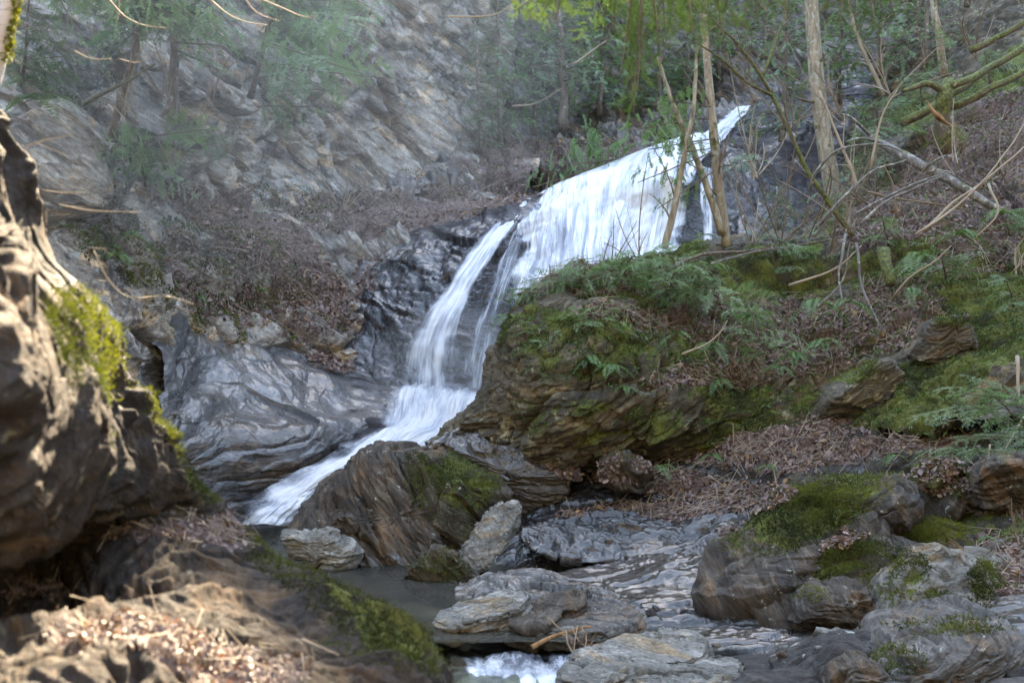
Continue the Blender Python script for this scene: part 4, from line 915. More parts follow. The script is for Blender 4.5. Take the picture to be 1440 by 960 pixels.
bough_thing('hemlock_bough', 'thin hemlock boughs spreading left from the pale forked trunk across the white water', 'sparse hemlock boughs over the falls',
    [(1000,215,12.8,885,262,12.3),(1003,195,12.8,900,212,12.4),(1005,240,12.8,915,300,12.4),(995,165,12.8,868,186,12.5),(1010,235,12.8,1085,222,12.6),(1000,150,12.8,930,140,12.5)], MID, M_HEM, 0.0, 0.35, rpx=1.2, droop=0.15)
bough_thing('hemlock_bough', 'flat pale hemlock boughs reaching over the top lip of the falls from the shelf', 'sparse hemlock boughs over the falls',
    [(885,222,19.6,768,262,17.9),(890,222,19.6,800,232,18.3),(870,226,19.6,735,268,18.2),(900,215,19.8,845,246,18.0)], MID, M_HEM, 0.0, 0.4, rpx=1.2, droop=0.15)

# ------------------------------------------------------------------ bare trees, sticks, shrubs
def stick_pts(pts, amp=0.02, freq=2.0): return wob(smooth_line(Wl(pts)), amp, freq)

def add_sub(acc, P, r0, n, Lm, C, depth=1, up=0.3, spread=1.0):
    for k in range(n):
        f = RNG.uniform(0.15, 0.98); i = min(int(f * (len(P) - 1)), len(P) - 2); a = P[i]
        t = P[i + 1] - P[i]; t = t / (np.linalg.norm(t) + 1e-9)
        d = t * 0.8 + RNG.normal(0, 0.6 * spread, 3) + np.array([0, 0, up]); d /= np.linalg.norm(d)
        L = Lm * RNG.uniform(0.35, 1.1) * (1.15 - f * 0.6)
        q = np.linspace(0, 1, 6)[:, None]
        bend = RNG.normal(0, 0.22, 3)
        Q = a + d * L * q + bend * L * q ** 2
        r = r0 * (1 - f * 0.6) * 0.45
        acc.tube(Q, np.linspace(r, r * 0.3, 6), 4, C=C, cap=False)
        if depth > 0: add_sub(acc, Q, r, 3, L * 0.5, C, depth - 1, up, spread)

def bare(name, label, cat, paths, rpx, mat, C=(0.5, 0, 0), sub=0, subL=0.5, group=None, depth=1, sides=7, amp=0.02, r1=0.35, parts='trunk', up=0.3, rough=0.05, spread=1.0):
    d = paths[0][0][2]; r0 = px2m(rpx, d); acc = Acc(); C = np.array(C)
    tws = []
    for j, pts in enumerate(paths):
        P = stick_pts(pts, amp); rr = r0 * (1 if j == 0 else 0.6)
        acc.tube(P, np.linspace(rr, rr * r1, len(P)), sides, C=C, rough=rough)
        if sub:
            tw = Acc(); tws.append(tw); add_sub(tw, P, rr * 0.7, sub, subL, C, depth, up, spread)
    if tws and parts:
        root = empty(name, W(*paths[0][0])); tag(root, label, cat, group)
        acc.build(parts, mat, root, True)
        for tw in tws: tw.build('twigs', mat if mat in (M_TWIG, M_TWIGP) else M_TWIG, root, True)
        return root
    for tw in tws: acc.add(np.concatenate(tw.V), Q=np.concatenate(tw.Q), C=np.concatenate(tw.C))
    o = acc.build(name, mat, None, True); tag(o, label, cat, group)
    return o

TG = 'pale bare trunks on the bank before the falls'
bare('bare_tree', 'tallest pale trunk of the fork on the bank, standing in front of the falls', 'tree', [[(1022,348,12.9),(1013,280,12.9),(1004,195,12.9),(997,120,12.9),(991,50,12.9),(986,-50,12.9)]], 8, M_BARKP, sub=14, subL=1.1, group=TG, r1=0.6, depth=2)
bare('bare_tree', 'slimmer curved trunk forking left from the foot of the tallest pale trunk', 'tree', [[(1016,330,12.85),(1000,280,12.8),(984,235,12.8),(966,190,12.7),(944,140,12.6),(925,80,12.6)]], 6, M_BARKP, sub=12, subL=1.0, group=TG, r1=0.4, depth=2)
bare('bare_tree', 'short brown trunk alone on the mossy mound, left of the pale fork', 'tree', [[(934,350,12.5),(946,300,12.5),(956,250,12.5),(966,200,12.4),(976,140,12.4),(980,60,12.4)]], 5.5, M_BARKP, sub=9, subL=0.9, group=TG, r1=0.4, depth=2)
bare('bare_tree', 'thick pale mossy trunk behind the arching sapling at the upper right', 'tree', [[(1176,290,17),(1163,225,17),(1157,180,17),(1150,130,17),(1144,60,17),(1138,-60,17)]], 13, M_BARKP, sub=6, subL=1.2, group='pale trunks behind the right bank', r1=0.75)
bare('bare_tree', 'light trunk piece at the top edge above the mossy stump', 'tree', [[(1328,110,17.4),(1320,45,17.2),(1313,10,17.2),(1306,-60,17.2)]], 6, M_BARKP, sub=4, subL=1.0, group='pale trunks behind the right bank', r1=0.75)
bare('bare_tree', 'thin leaning tree at the top right, left of the mossy logs', 'tree', [[(1243,135,16.4),(1222,90,16.4),(1205,50,16.4),(1185,-30,16.4)]], 3, M_TWIGP, sub=8, subL=1.0, r1=0.6)
bare('bare_sapling', 'long bare sapling arching up left from the brush pile to the top of the picture', 'sapling', [[(1200,332,11.6),(1165,285,11.6),(1136,240,11.6),(1112,190,11.6),(1086,135,11.6),(1062,95,11.5),(1035,60,11.4),(1000,25,11.3),(960,-30,11.3)],
     [(1086,135,11.6),(1050,115,11.4),(1010,80,11.2),(960,50,11.1)],[(1072,110,11.6),(1090,60,11.8),(1105,20,12),(1100,-20,12)]], 4.2, M_BARKM, sub=16, subL=1.1, depth=2, r1=0.3)
bare('bare_sapling', 'straw coloured straight stick standing in the young dark hemlock', 'sapling', [[(1206,268,12.2),(1196,235,12.2),(1176,185,12.2),(1152,128,12.2)]], 3, M_TWIGP, C=(0.8,0,0), sub=3, subL=0.4)
bare('dead_branch', 'bare branch arching over the young dark hemlock', 'branch', [[(1138,268,11.4),(1150,238,11.3),(1178,212,11.2),(1215,204,11.2),(1250,206,11.3),(1270,214,11.4)]], 2.4, M_BARKG, parts=None, sub=3, subL=0.4)
root = empty('fallen_log', W(1240,205,12.2)); tag(root, 'fallen grey log with a snapped top lying across the right slope', 'log')
a = Acc(); a.tube(stick_pts([(1205,178,12.6),(1240,203,12.3),(1280,226,12.1),(1325,248,12),(1372,276,11.9),(1410,300,11.9)], 0.03), [px2m(2.5,12), px2m(7.5,12), px2m(7,12), px2m(5,12)], 10, rough=0.06); a.build('trunk', M_BARKG, root, True)
for p in [[(1240,203,12.3),(1215,195,12),(1190,200,11.8)],[(1300,236,12),(1330,220,11.9),(1352,225,11.8)],[(1222,190,12.4),(1195,165,12.2),(1180,160,12)]]:
    b = Acc(); b.tube(stick_pts(p, 0.02), [px2m(3,12), px2m(1,12)], 5); b.build('broken_branch', M_BARKG, root, True)
sticks = [
 ([(1150,318,11),(1190,275,10.9),(1235,238,10.9),(1275,225,11)], 3.2, M_BARKG, 'grey stick rising from the middle of the brush pile'),
 ([(1205,300,10.6),(1255,272,10.6),(1310,250,10.7),(1350,240,10.8)], 2.5, M_BARKG, 'upper of the two parallel curved grey sticks on the brush pile'),
 ([(1210,315,10.5),(1245,285,10.5),(1290,262,10.5),(1330,248,10.6)], 2.5, M_BARKG, 'lower of the two parallel curved grey sticks on the brush pile'),
 ([(1300,322,10.2),(1340,285,10.2),(1392,250,10.2),(1440,205,10.3)], 2.6, M_TWIGP, 'long tan stick slanting up to the right edge of the picture'),
 ([(1290,330,10.1),(1345,290,10.1),(1400,235,10.1),(1450,160,10.2)], 2.2, M_TWIGP, 'thin tan stick just above the long slanting one'),
 ([(1220,270,11),(1260,280,10.9),(1310,286,10.8),(1365,296,10.8)], 2.0, M_TWIG, 'dark level stick crossing the brush pile'),
 ([(1110,402,11.2),(1155,388,11),(1185,370,10.9),(1212,345,10.9)], 2.2, M_TWIGP, 'pale yellow stick curving over the moss below the brush pile'),
 ([(1256,417,10.8),(1285,385,10.6),(1315,368,10.5),(1338,345,10.5)], 1.8, M_TWIGP, 'grey curved stick over the hanging moss on the right slope'),
 ([(960,498,10.7),(990,486,10.7),(1010,470,10.7),(1022,452,10.7)], 1.8, M_TWIGP, 'pale curved stick on the leaf drift below the saplings'),
 ([(1262,305,10.9),(1256,260,10.9),(1240,232,10.9)], 2.2, M_TWIG, 'short brown stub stick at the left of the brush pile'),
 ([(1390,258,10.3),(1402,300,10.2),(1372,335,10.2)], 2.0, M_TWIGP, 'bent tan stick under the slanting ones'),
 ([(1430,500,9.3),(1432,550,9.2),(1437,600,9.1)], 3.0, M_TWIGP, 'whitish upright stick at the right edge beside the hemlock sapling'),
 ([(1444,580,9),(1420,620,8.9),(1402,645,8.8)], 1.6, M_TWIGP, 'thin whitish stick leaning from the right edge to the leaves'),
 ([(1392,625,8.4),(1388,660,8.4),(1386,700,8.4)], 1.5, M_TWIGP, 'thin stick standing before the orange brown rock'),
 ([(838,238,24.0),(852,230,24.0),(866,218,24.0)], 3.0, M_TWIGP, 'short white dead branch lying on the shelf beside the falls'),
 ([(805,92,24),(830,74,24),(853,57,24)], 2.0, M_TWIGP, 'pale bare stick among the hemlocks behind the falls'),
 ([(722,172,25),(728,190,25),(738,212,24.8)], 2.4, M_BARKG, 'pale curved snag between the slender stem and the thick grey trunk'),
 ([(720,150,24.6),(752,146,24.4),(790,125,24.2)], 1.6, M_TWIGP, 'thin bare limb slanting across the shelf hemlocks'),
 ([(925,385,12.2),(985,358,12.3),(1060,352,12.4),(1120,345,12.4),(1192,332,12.4)], 3.4, M_BARK, 'long dark stick lying along the top edge of the bank'),
 ([(1000,372,12.1),(1050,356,12.2),(1110,350,12.2)], 2.2, M_BARKG, 'grey stick beside the long dark one on the bank edge'),
 ([(1225,235,10.9),(1240,165,10.9),(1262,128,10.9)], 2.0, M_TWIGP, 'pale thin stick standing behind the brush pile'),
 ([(1196,240,12.0),(1186,200,12),(1188,160,12)], 1.2, M_TWIGP, 'thin twig standing beside the straw coloured stick'),
 ([(1150,430,10.9),(1185,395,10.9),(1195,340,10.9)], 2.0, M_BARKG, 'grey root like stick hanging down the mossy bank, left one'),
 ([(1205,340,10.9),(1212,400,10.8),(1232,450,10.7),(1260,480,10.7)], 2.2, M_BARKG, 'grey root like stick trailing down to the leaf drift'),
 ([(1190,330,10.9),(1180,380,10.8),(1184,430,10.7)], 2.4, M_BARKG, 'grey root like stick hanging straight below the brush pile'),
]
for p, r, m, lb in sticks: bare('stick', lb, 'stick', [p], r, m, C=(0.6,0,0), parts=None, sub=2, subL=0.25, depth=0, sides=6, amp=0.03)
bare('mossy_limb', 'mossy dead limb leaning against the left cliff', 'branch', [[(118,146,11.6),(150,130,11.3),(185,112,11.1),(218,90,11)]], 3.6, M_BARKM, parts=None, sub=3, subL=0.4)
# stump and mossy logs of the upper right slope
root = empty('stump', W(1328,180,12.6)); tag(root, 'moss covered stump with a splintered orange break, upper right slope', 'stump')
a = Acc(); a.tube(stick_pts([(1338,205,12.6),(1326,165,12.5),(1330,135,12.5),(1334,112,12.6)], 0.06), [px2m(24,12.5), px2m(11,12.5), px2m(12,12.5), px2m(8,12.5)], 14, rough=0.2)
a.tube(stick_pts([(1326,125,12.5),(1300,118,12.4),(1268,130,12.3)], 0.05), [px2m(6,12.5), px2m(2.5,12.5)], 8, rough=0.1)
a.tube(stick_pts([(1340,124,12.5),(1370,108,12.6),(1400,88,12.8)], 0.06), [px2m(6,12.5), px2m(4,12.5)], 8, rough=0.1)
a.build('trunk', M_BARKM, root, True)
a = Acc()
for k in range(9):
    x = 1306 + k * 3.2; a.tube(Wl([(x - 4, 143 + k * 3 + RNG.uniform(-5, 3), 12.32), (x + 6, 158 + k * 2.5, 12.3), (x + 14, 170 + k * 1.2, 12.35)]), [px2m(0.5, 12), px2m(2.0, 12), px2m(1.0, 12)], 5, rough=0.2)
a.build('broken_wood', M_ORANGE, root)
ml = [([(1268,172,13),(1310,150,13),(1370,110,13.2),(1450,60,13.4)], 6.5, 'upper mossy log running to the top right corner'),
      ([(1340,150,12.7),(1385,130,12.7),(1450,95,12.8)], 6, 'second mossy log, just below the upper one at the right edge'),
      ([(1365,70,14),(1400,55,14),(1460,20,14)], 5, 'highest mossy log in the top right corner'),
      ([(1242,350,11.8),(1248,372,11.6),(1252,398,11.5)], 9, 'rotten mossy stub hanging below the brush pile')]
for p, r, lb in ml: bare('mossy_log', lb, 'log', [p], r, M_BARKM, parts=None, sides=10, amp=0.06, r1=0.75, rough=0.12)
# birch near the camera
root = empty('birch_tree', W(-8, 110, 3.3)); tag(root, 'white birch trunk with yellow moss at the upper left corner', 'tree')
a = Acc(); a.tube(stick_pts([(-14,120,3.3),(-4,85,3.3),(4,50,3.3),(14,10,3.3),(28,-60,3.3),(50,-200,3.35),(60,-420,3.4)], 0.004), [px2m(13,3.3), px2m(12,3.3)], 16, rough=0.03); a.build('trunk', M_BIRCH, root, True)
a = Acc()
for k in range(260):
    u = RNG.random(); c = W(4 + (28 - 4) * (1 - u) * 0.8 + 6, -10 + 95 * u, 3.28) + RNG.normal(0, 0.01, 3)
    d = RNG.normal(0, 1, 3); d /= np.linalg.norm(d); e = RNG.normal(0, 1, 3) * 0.006; a.add([c - e, c + e, c + d * 0.02], T=[[0, 1, 2]], C=np.array([RNG.uniform(.4, .9), .5, 0]))
a.build('moss', M_MOSS, root)
# near twigs at the left
tw = [([(34,206,3),(66,196,3),(102,189,3)], 1.1, 'thin reddish twig sticking out of the outcrop, topmost'),
      ([(60,268,3),(95,272,3),(120,271,3)], 0.9, 'short thin twig just above the mossy shoulder of the outcrop'),
      ([(84,288,3),(130,297,3),(196,299,3)], 1.2, 'straight pale twig reaching right from the mossy shoulder'),
      ([(132,352,3),(150,388,3),(172,412,3),(192,418,3),(236,416,3),(273,427,3)], 1.2, 'long crooked pale twig below the mossy shoulder'),
      ([(126,348,3),(150,350,3)], 0.8, 'tiny twig beside the mossy shoulder'),
      ([(150,-4,4.00),(176,24,4.00),(205,37,4.00),(233,40,4.00)], 1.2, 'sunlit white twig dangling at the upper left'),
      ([(105,72,4.00),(128,83,4.00),(156,83,4.00)], 1.0, 'lower left sunlit twig before the dark hemlock'),
      ([(168,83,4.00),(188,88,4.00),(208,84,4.00)], 0.8, 'faint sunlit twig right of the lower left one'),
      ([(285,-10,4.00),(318,18,4.00),(345,30,4.00),(376,35,4.00)], 1.3, 'pale forked twig at the top edge, middle one of three'),
      ([(338,-10,4.00),(362,18,4.00),(393,30,4.00)], 1.1, 'pale twig at the top edge, right one of three'),
      ([(355,-5,4.00),(400,14,4.00),(425,24,4.00),(446,24,4.00)], 1.1, 'pale twig with a fine fork at the top edge, farthest right'),
      ([(168,-8,4.16),(168,20,4.16),(166,30,4.16)], 1.0, 'short dark twig hanging at the top left'),
      ([(628,24,6),(690,22,6),(718,8,6),(740,-8,6)], 1.2, 'thin bare twig left of the golden sprig')]
for p, r, lb in tw: bare('twig', lb, 'twig', [p], r, M_TWIGP, C=(0.9,0,0), parts=None, sub=2, subL=0.10, depth=0, sides=5, amp=0.006, rough=0.12)
# driftwood
root = empty('driftwood', W(810,900,6.65)); tag(root, 'peeled orange brown driftwood branch caught at the lip of the small cascade', 'driftwood')
for p, r in [([(748,909,6.6),(775,895,6.6),(800,888,6.6),(816,884,6.6)], 3.4),([(808,886,6.6),(820,882,6.6),(832,880,6.6)], 2.2),([(790,890,6.6),(802,896,6.55),(806,908,6.5)], 1.8),([(826,908,6.5),(840,906,6.5),(856,903,6.5)], 2.6),
             ([(770,868,6.7),(785,882,6.65),(800,892,6.6)], 1.3),([(797,886,6.6),(800,905,6.5),(815,925,6.4),(850,955,6.25)], 1.5),([(812,880,6.6),(808,900,6.5),(806,930,6.4)], 1.2),([(818,882,6.6),(824,895,6.5),(822,915,6.4)], 1.2),([(803,880,6.6),(818,905,6.5),(845,910,6.4)], 1.3)]:
    a = Acc(); P = stick_pts(p, 0.01); a.tube(P, [px2m(r, 6.6), px2m(r * 0.6, 6.6)], 6, C=np.array([.6, .3, 0]), rough=0.12); add_sub(a, P, px2m(r, 6.6) * .6, 3, 0.16, np.array([.5, .3, 0]), 0, 0.1); a.build('limb', M_ORANGE if r > 2 else M_TWIG, root, True)
a = Acc()
for k in range(40):
    c = W(RNG.normal(815, 9), RNG.normal(908, 8), 6.5); d = RNG.normal(0, 1, 3) * 0.03; e = RNG.normal(0, 1, 3) * 0.02; a.add([c - e, c + e, c + d], T=[[0, 1, 2]], C=np.array([RNG.random() * .4, 0, 0]))
a.build('caught_leaves', M_LEAF, root)

# bare shrubs with fine twigs
def shrub(x, y, d, hpx, n, lab, grp, C=(0.45, 0, 0), lean=(0, 0), mat=M_TWIG, name='bare_shrub', rr=1.2, up=0.25, sp=1.0):
    root = W(x, y, d); acc = Acc(); H = px2m(hpx, d)
    for k in range(n):
        dv = np.array([RNG.normal(lean[0], 0.5), RNG.normal(0, 0.4), RNG.uniform(0.5, 1.1) + lean[1]]); dv /= np.linalg.norm(dv)
        q = np.linspace(0, 1, 8)[:, None]; L = H * RNG.uniform(0.6, 1.1); bend = RNG.normal(0, 0.25, 3)
        P = root + dv * L * q + bend * L * q ** 2 + RNG.normal(0, 0.05, 3)
        r = px2m(rr, d); acc.tube(P, np.linspace(r, r * 0.35, 8), 4, C=np.array(C), cap=False)
        add_sub(acc, P, r, 7, L * 0.45, np.array(C), 1, up, sp)
    o = acc.build(name, mat, None, True); return tag(o, lab, 'shrub', grp)
BR = 'bare twiggy shrubs among the trees'
shr = [(1060,340,12.9,150,4,'bare twiggy shrub right of the pale fork'),(1095,345,12.6,170,4,'bare shrub between the pale fork and the arching sapling'),(1140,330,12.2,190,4,'tangled bare shrub at the foot of the arching sapling'),
       (1185,325,11.6,150,5,'dense bare twigs at the left of the brush pile'),(1230,300,11.4,120,5,'bare twigs standing in the brush pile'),(1275,270,11.6,120,4,'bare twigs behind the parallel grey sticks'),
       (1060,250,16,150,4,'fine bare twigs over the dark rock beside the upper run'),(1110,180,18,160,4,'bare twigs before the far dark hemlock'),(1190,170,16,150,4,'bare twigs right of the mossy pale trunk'),(1250,140,14.5,130,4,'bare twigs left of the stump'),
       (1370,80,15,110,4,'bare twigs above the mossy logs'),(1410,250,11,110,4,'bare reddish twigs at the right edge above the leaf slope'),(1340,240,11.5,90,4,'bare twigs beside the fallen grey log'),(560,335,18.6,110,3,'bare shrub on the leaf covered shelf left of the falls'),
       (640,300,19.3,90,4,'dry stalks on the shelf beside the left strand'),(480,300,19.2,100,3,'thin bare shrub at the left end of the leafy shelf'),(850,400,12.3,90,3,'thin upright twigs among the bank saplings'),(900,380,12.4,110,3,'thin bare twigs crossing the white water'),
       (1430,380,10.2,90,4,'red brown twigs at the right edge below the bright sprig'),(235,140,12.2,110,4,'bare brambly twigs between the two cliff trunks'),(300,150,14,110,3,'bare twigs right of the cliff trunks'),(180,160,11.8,90,3,'bare twigs under the left cliff trunk'),
       (1440,760,7.8,60,4,'bare reddish twigs at the right edge below the orange rock'),(1170,360,12,80,4,'fine twigs hanging over the moss below the stick'),(760,330,17.4,70,2,'two thin twigs in front of the curtain of water')]
for i, (x, y, d, h, n, lb) in enumerate(shr):
    shrub(x, y, d, h, n + 1, lb, BR, C=(RNG.uniform(.3, .8), 0, 0), lean=(RNG.uniform(-.4, .3), 0), mat=M_TWIG if i % 3 else M_TWIGP)
shrub(270,780,3.0,70,5,'dry brown weed stalks on the leafy ledge of the outcrop',None,C=(.8,0.1,0),lean=(-1.4,-.5),mat=M_TWIGP,name='dry_weed',rr=1.0,up=0)
shrub(235,775,3.0,60,4,'dry brown weed stalks lying left of the others on the ledge',None,C=(.7,0.1,0),lean=(-1.0,-.5),mat=M_TWIGP,name='dry_weed',rr=1.0,up=0)

# ------------------------------------------------------------------ ferns
def fern(x, y, d, size, nf, lab, grp='evergreen ferns on the bank', hang=0.3, bright=0.3):
    root = W(x, y, d); acc = Acc(); L0 = px2m(size * 1.05, d); nf += 1
    for k in range(nf):
        az = RNG.uniform(-0.2, np.pi + 0.2); az = -az
        dv = np.array([math.cos(az), math.sin(az) * 0.8, RNG.uniform(0.1, 0.9)]); dv /= np.linalg.norm(dv)
        L = L0 * RNG.uniform(0.7, 1.15); n = 15; q = np.linspace(0, 1, n + 1)
        P = root + dv * L * q[:, None]; P[:, 2] -= (hang + 0.6) * L * q ** 2
        t = np.gradient(P, axis=0); t /= np.linalg.norm(t, axis=1)[:, None]
        s = np.cross(t, [0, 0, 1.0]); s /= np.linalg.norm(s, axis=1)[:, None] + 1e-9
        acc.tube(P, np.linspace(0.004, 0.001, n + 1), 3, C=np.array([.3, .3, 0]), cap=False)
        for sg in (1, -1):
            ln = L * 0.22 * np.sin(np.pi * np.clip(q[1:] * 0.85 + 0.15, 0, 1)) ** 0.8 + 0.004
            wdt = L / n * 0.46
            a = P[1:]; tip = a + (s[1:] * sg * 0.95 + t[1:] * 0.35) * ln[:, None] + RNG.normal(0, 0.004, (n, 3)); tip[:, 2] -= ln * 0.15
            mid = (a + tip) * 0.5
            V = np.stack([a, mid - t[1:] * wdt, tip, mid + t[1:] * wdt], 1).reshape(-1, 3)
            acc.add(V, Q=np.arange(len(V)).reshape(-1, 4), C=np.array([np.clip(bright + RNG.uniform(0, .5), 0, 1), RNG.uniform(0, .3), 0]))
    o = acc.build('fern', M_FERN, None); return tag(o, lab, 'fern', grp)
frn = [(826,505,10.7,38,6,'fern hanging on the rock face under the left saplings'),(860,515,10.6,34,6,'fern with drooping fronds above the pale speckled rock'),(880,545,10.6,26,5,'small fern tuft below the drooping one'),(1000,485,10.9,38,6,'fern on the leaf drift, left of the curved stem'),
       (1010,535,10.9,30,5,'fern hanging at the upper edge of the dark overhang'),(950,470,10.9,34,5,'fern among dead leaves on the bank face'),(1150,425,11.3,46,7,'large fern clump on the mossy bank below the hanging sticks'),(1115,500,11,40,7,'green fern clump at the right end of the leaf drift'),
       (1095,515,10.8,30,5,'fern just below the green clump at the leaf drift'),(1160,480,11,40,6,'fern above the rusty rock'),(1190,425,11.2,38,6,'fern between the root like sticks'),(1290,360,11.4,50,7,'bright green fern clump on the upper right slope'),
       (1345,330,11.2,46,7,'fern under the slanting tan sticks'),(1280,410,10.9,36,6,'fern above the yellowish rock'),(1410,300,11,40,6,'fern on the leaf slope at the right edge'),(1080,655,10.3,22,5,'small fern at the foot of the bank beside the dead leaves'),
       (1000,640,10.6,26,6,'small bright fern at the foot of the overhang'),(930,655,10.5,26,6,'grassy fern tuft beside the small mossy rock'),(1165,705,8.6,26,6,'bright sprig with round leaves on the long mossy rock'),(1385,755,7.6,18,5,'tiny bright green sprout near the right edge'),
       (715,445,11.6,34,7,'yellow green fern clump at the tip of the bank'),(735,415,11.9,28,6,'small fern at the very tip of the bank top'),(620,318,18.4,30,6,'bright green clump on the leafy shelf beside the left strand'),(165,360,11.5,34,7,'dark ferns on the left cliff beside the outcrop'),
       (185,330,12,30,6,'dark ferns higher on the left cliff beside the outcrop'),(60,140,10.8,60,9,'dark leafy clump on the cliff beside the birch'),(40,115,10.8,50,8,'upper dark leafy clump beside the birch'),(1060,445,11.4,34,6,'fern behind the curved sapling stem'),(990,330,13,26,5,'ferns beside the foot of the pale fork'),(1260,640,9.4,24,5,'small fern on the mossy step above the leaf slope')]
for a in frn: fern(*a)
# ------------------------------------------------------------------ leaf litter, moss tufts, small twigs
def scatter(names, thr, ch, count, up_min, lift=0.01, pw=1.0):
    VV, NN, WW, DD = [], [], [], []
    for nme in names:
        V, N, mk, px, py = SURF[nme]
        m = (mk[:, ch] > thr) & (px > -60) & (px < 1500) & (py > -60) & (py < 1020) & (N[:, 2] > up_min) & (((CAM - V) * N).sum(1) > -0.3)
        VV.append(V[m]); NN.append(N[m]); WW.append(mk[m, ch] ** pw * np.clip(N[m, 2] + 0.3, 0.1, 1))
    V = np.concatenate(VV); N = np.concatenate(NN); Wt = np.concatenate(WW); Wt = Wt / Wt.sum()
    i = RNG.choice(len(V), size=min(count, len(V)), replace=len(V) < count, p=Wt)
    return V[i] + RNG.normal(0, 0.01, (len(i), 3)) + N[i] * lift, N[i]

def leaves(name, names, count, size, thr=0.25, up=0.05, label=None, pal=1.0):
    P, N = scatter(names, thr, 2, count, up, size * 0.25)
    n = len(P)
    up_ = N + RNG.normal(0, 0.45, (n, 3)); up_ /= np.linalg.norm(up_, axis=1)[:, None]
    a = np.cross(up_, RNG.normal(0, 1, (n, 3))); a /= np.linalg.norm(a, axis=1)[:, None]; b = np.cross(up_, a)
    s = size * np.clip(RNG.lognormal(-0.1, 0.45, n), 0.3, 2.4)[:, None]; cu = RNG.uniform(0.1, 0.5, n)[:, None]
    pts = []
    for (x, y, z) in [(-1, 0, 0.3), (-.45, .52, .9), (.35, .5, .9), (1, 0, .2), (.35, -.5, .9), (-.45, -.52, .9), (0, 0, 0)]:
        pts.append(P + s * (x * a * 0.5 + y * b * 0.5 + z * cu * up_ * 0.6))
    V = np.stack(pts, 1).reshape(-1, 3); base = (np.arange(n) * 7)[:, None, None]
    T = (np.array([[6, k, (k + 1) % 6] for k in range(6)])[None] + base).reshape(-1, 3)
    acc = Acc(); C = np.zeros((n, 3)); C[:, 0] = np.clip(RNG.beta(1.6, 2.2, n) * 1.2, 0, 1) * pal; C[:, 1] = (RNG.random(n) < 0.12) * RNG.uniform(.3, 1, n)
    acc.add(V, T=T, C=np.repeat(C, 7, 0)); o = acc.build(name, M_LEAF); tag(o, label, kind='stuff')
leaves('leaf_litter', ['bank_terrain', 'streambed_ground'] + [k for k in SURF if k.startswith(('mossy_rock', 'rock_ledge')) or k == 'rock'], 46000, 0.050, label='purplish brown fallen leaves over the right bank')
leaves('leaf_litter', ['cliff_terrain', 'forest_cliff_terrain', 'waterfall_terrain', 'gorge_slab_terrain'], 15000, 0.070, up=-0.1, label='fallen leaves on the slope left of the falls')
leaves('leaf_litter', ['rock_outcrop'], 3600, 0.017, label='fallen leaves on the ledges of the near outcrop', pal=0.8)

def moss_tufts(name, names, count, size, thr=0.3, up=-0.3, bright=0.0, label=None):
    P, N = scatter(names, thr, 0, count, up, -0.004, 1.5)
    n = len(P); pts = []; 
    for k in range(3):
        d = N * 0.8 + RNG.normal(0, 0.55, (n, 3)); e = RNG.normal(0, 1, (n, 3)); e /= np.linalg.norm(e, axis=1)[:, None]
        s = size * RNG.uniform(0.5, 1.3, n)[:, None]; o = RNG.normal(0, size * 0.4, (n, 3))
        pts += [P + o - e * s * 0.32, P + o + e * s * 0.32, P + o + d * s]
    V = np.stack(pts, 1).reshape(-1, 3); T = np.arange(len(V)).reshape(-1, 3)
    pn = fbm(P * 1.7, 3)
    C = np.zeros((n, 3)); C[:, 0] = np.clip(0.38 + bright + pn * 1.5 + RNG.normal(0, 0.12, n), 0, 1); C[:, 1] = np.clip(fbm(P * 0.9 + 50, 2) * 1.5, 0, .8)
    acc = Acc(); acc.add(V, T=T, C=np.repeat(C, 9, 0)); tag(acc.build(name, M_MOSS), label, kind='stuff')
mr = [k for k in SURF if k.startswith(('mossy_rock', 'boulder', 'rock'))  and k != 'rock_outcrop'] + ['bank_terrain', 'streambed_ground']
moss_tufts('moss', mr, 150000, 0.020, label='moss tufts over the right bank and its rocks')
moss_tufts('moss', ['cliff_terrain', 'forest_cliff_terrain'], 20000, 0.04, label='moss tufts on the left slope and shelf')
moss_tufts('moss', ['rock_outcrop'], 30000, 0.010, bright=-0.12, label='sunlit moss on the near outcrop')

def undergrowth(name, names, count, size, label):
    A, NA = scatter(names, 0.2, 0, count // 2, -0.2, 0.0); B, NB = scatter(names, 0.2, 2, count // 2, -0.2, 0.0)
    P = np.concatenate([A, B]); N = np.concatenate([NA, NB]); n = len(P); acc = Acc()
    for k in range(6):
        d = N * 0.5 + RNG.normal(0, 0.7, (n, 3)) + (0, -0.1, 0.2); d /= np.linalg.norm(d, axis=1)[:, None]
        s = np.cross(d, RNG.normal(0, 1, (n, 3))); s /= np.linalg.norm(s, axis=1)[:, None]; L = size * RNG.uniform(0.4, 1.4, n)[:, None]
        a = P + d * L * 0.15; t = P + d * L - [0, 0, 1] * L * 0.3; m = (a + t) / 2 + [0, 0, 1] * L * 0.1
        V = np.stack([a, m - s * L * 0.13, t, m + s * L * 0.13], 1).reshape(-1, 3)
        C = np.zeros((n, 3)); C[:, 0] = np.clip(RNG.normal(0.35, 0.25, n), 0, 1); C[:, 1] = RNG.uniform(0, .5, n)
        acc.add(V, Q=np.arange(len(V)).reshape(-1, 4), C=np.repeat(C, 4, 0))
    tag(acc.build(name, M_FERN), label, kind='stuff')
undergrowth('undergrowth', ['bank_terrain'], 4200, 0.075, 'small green plants and seedlings over the bank')
undergrowth('undergrowth', ['cliff_terrain', 'forest_cliff_terrain'], 260, 0.14, 'sparse small plants on the left slope')

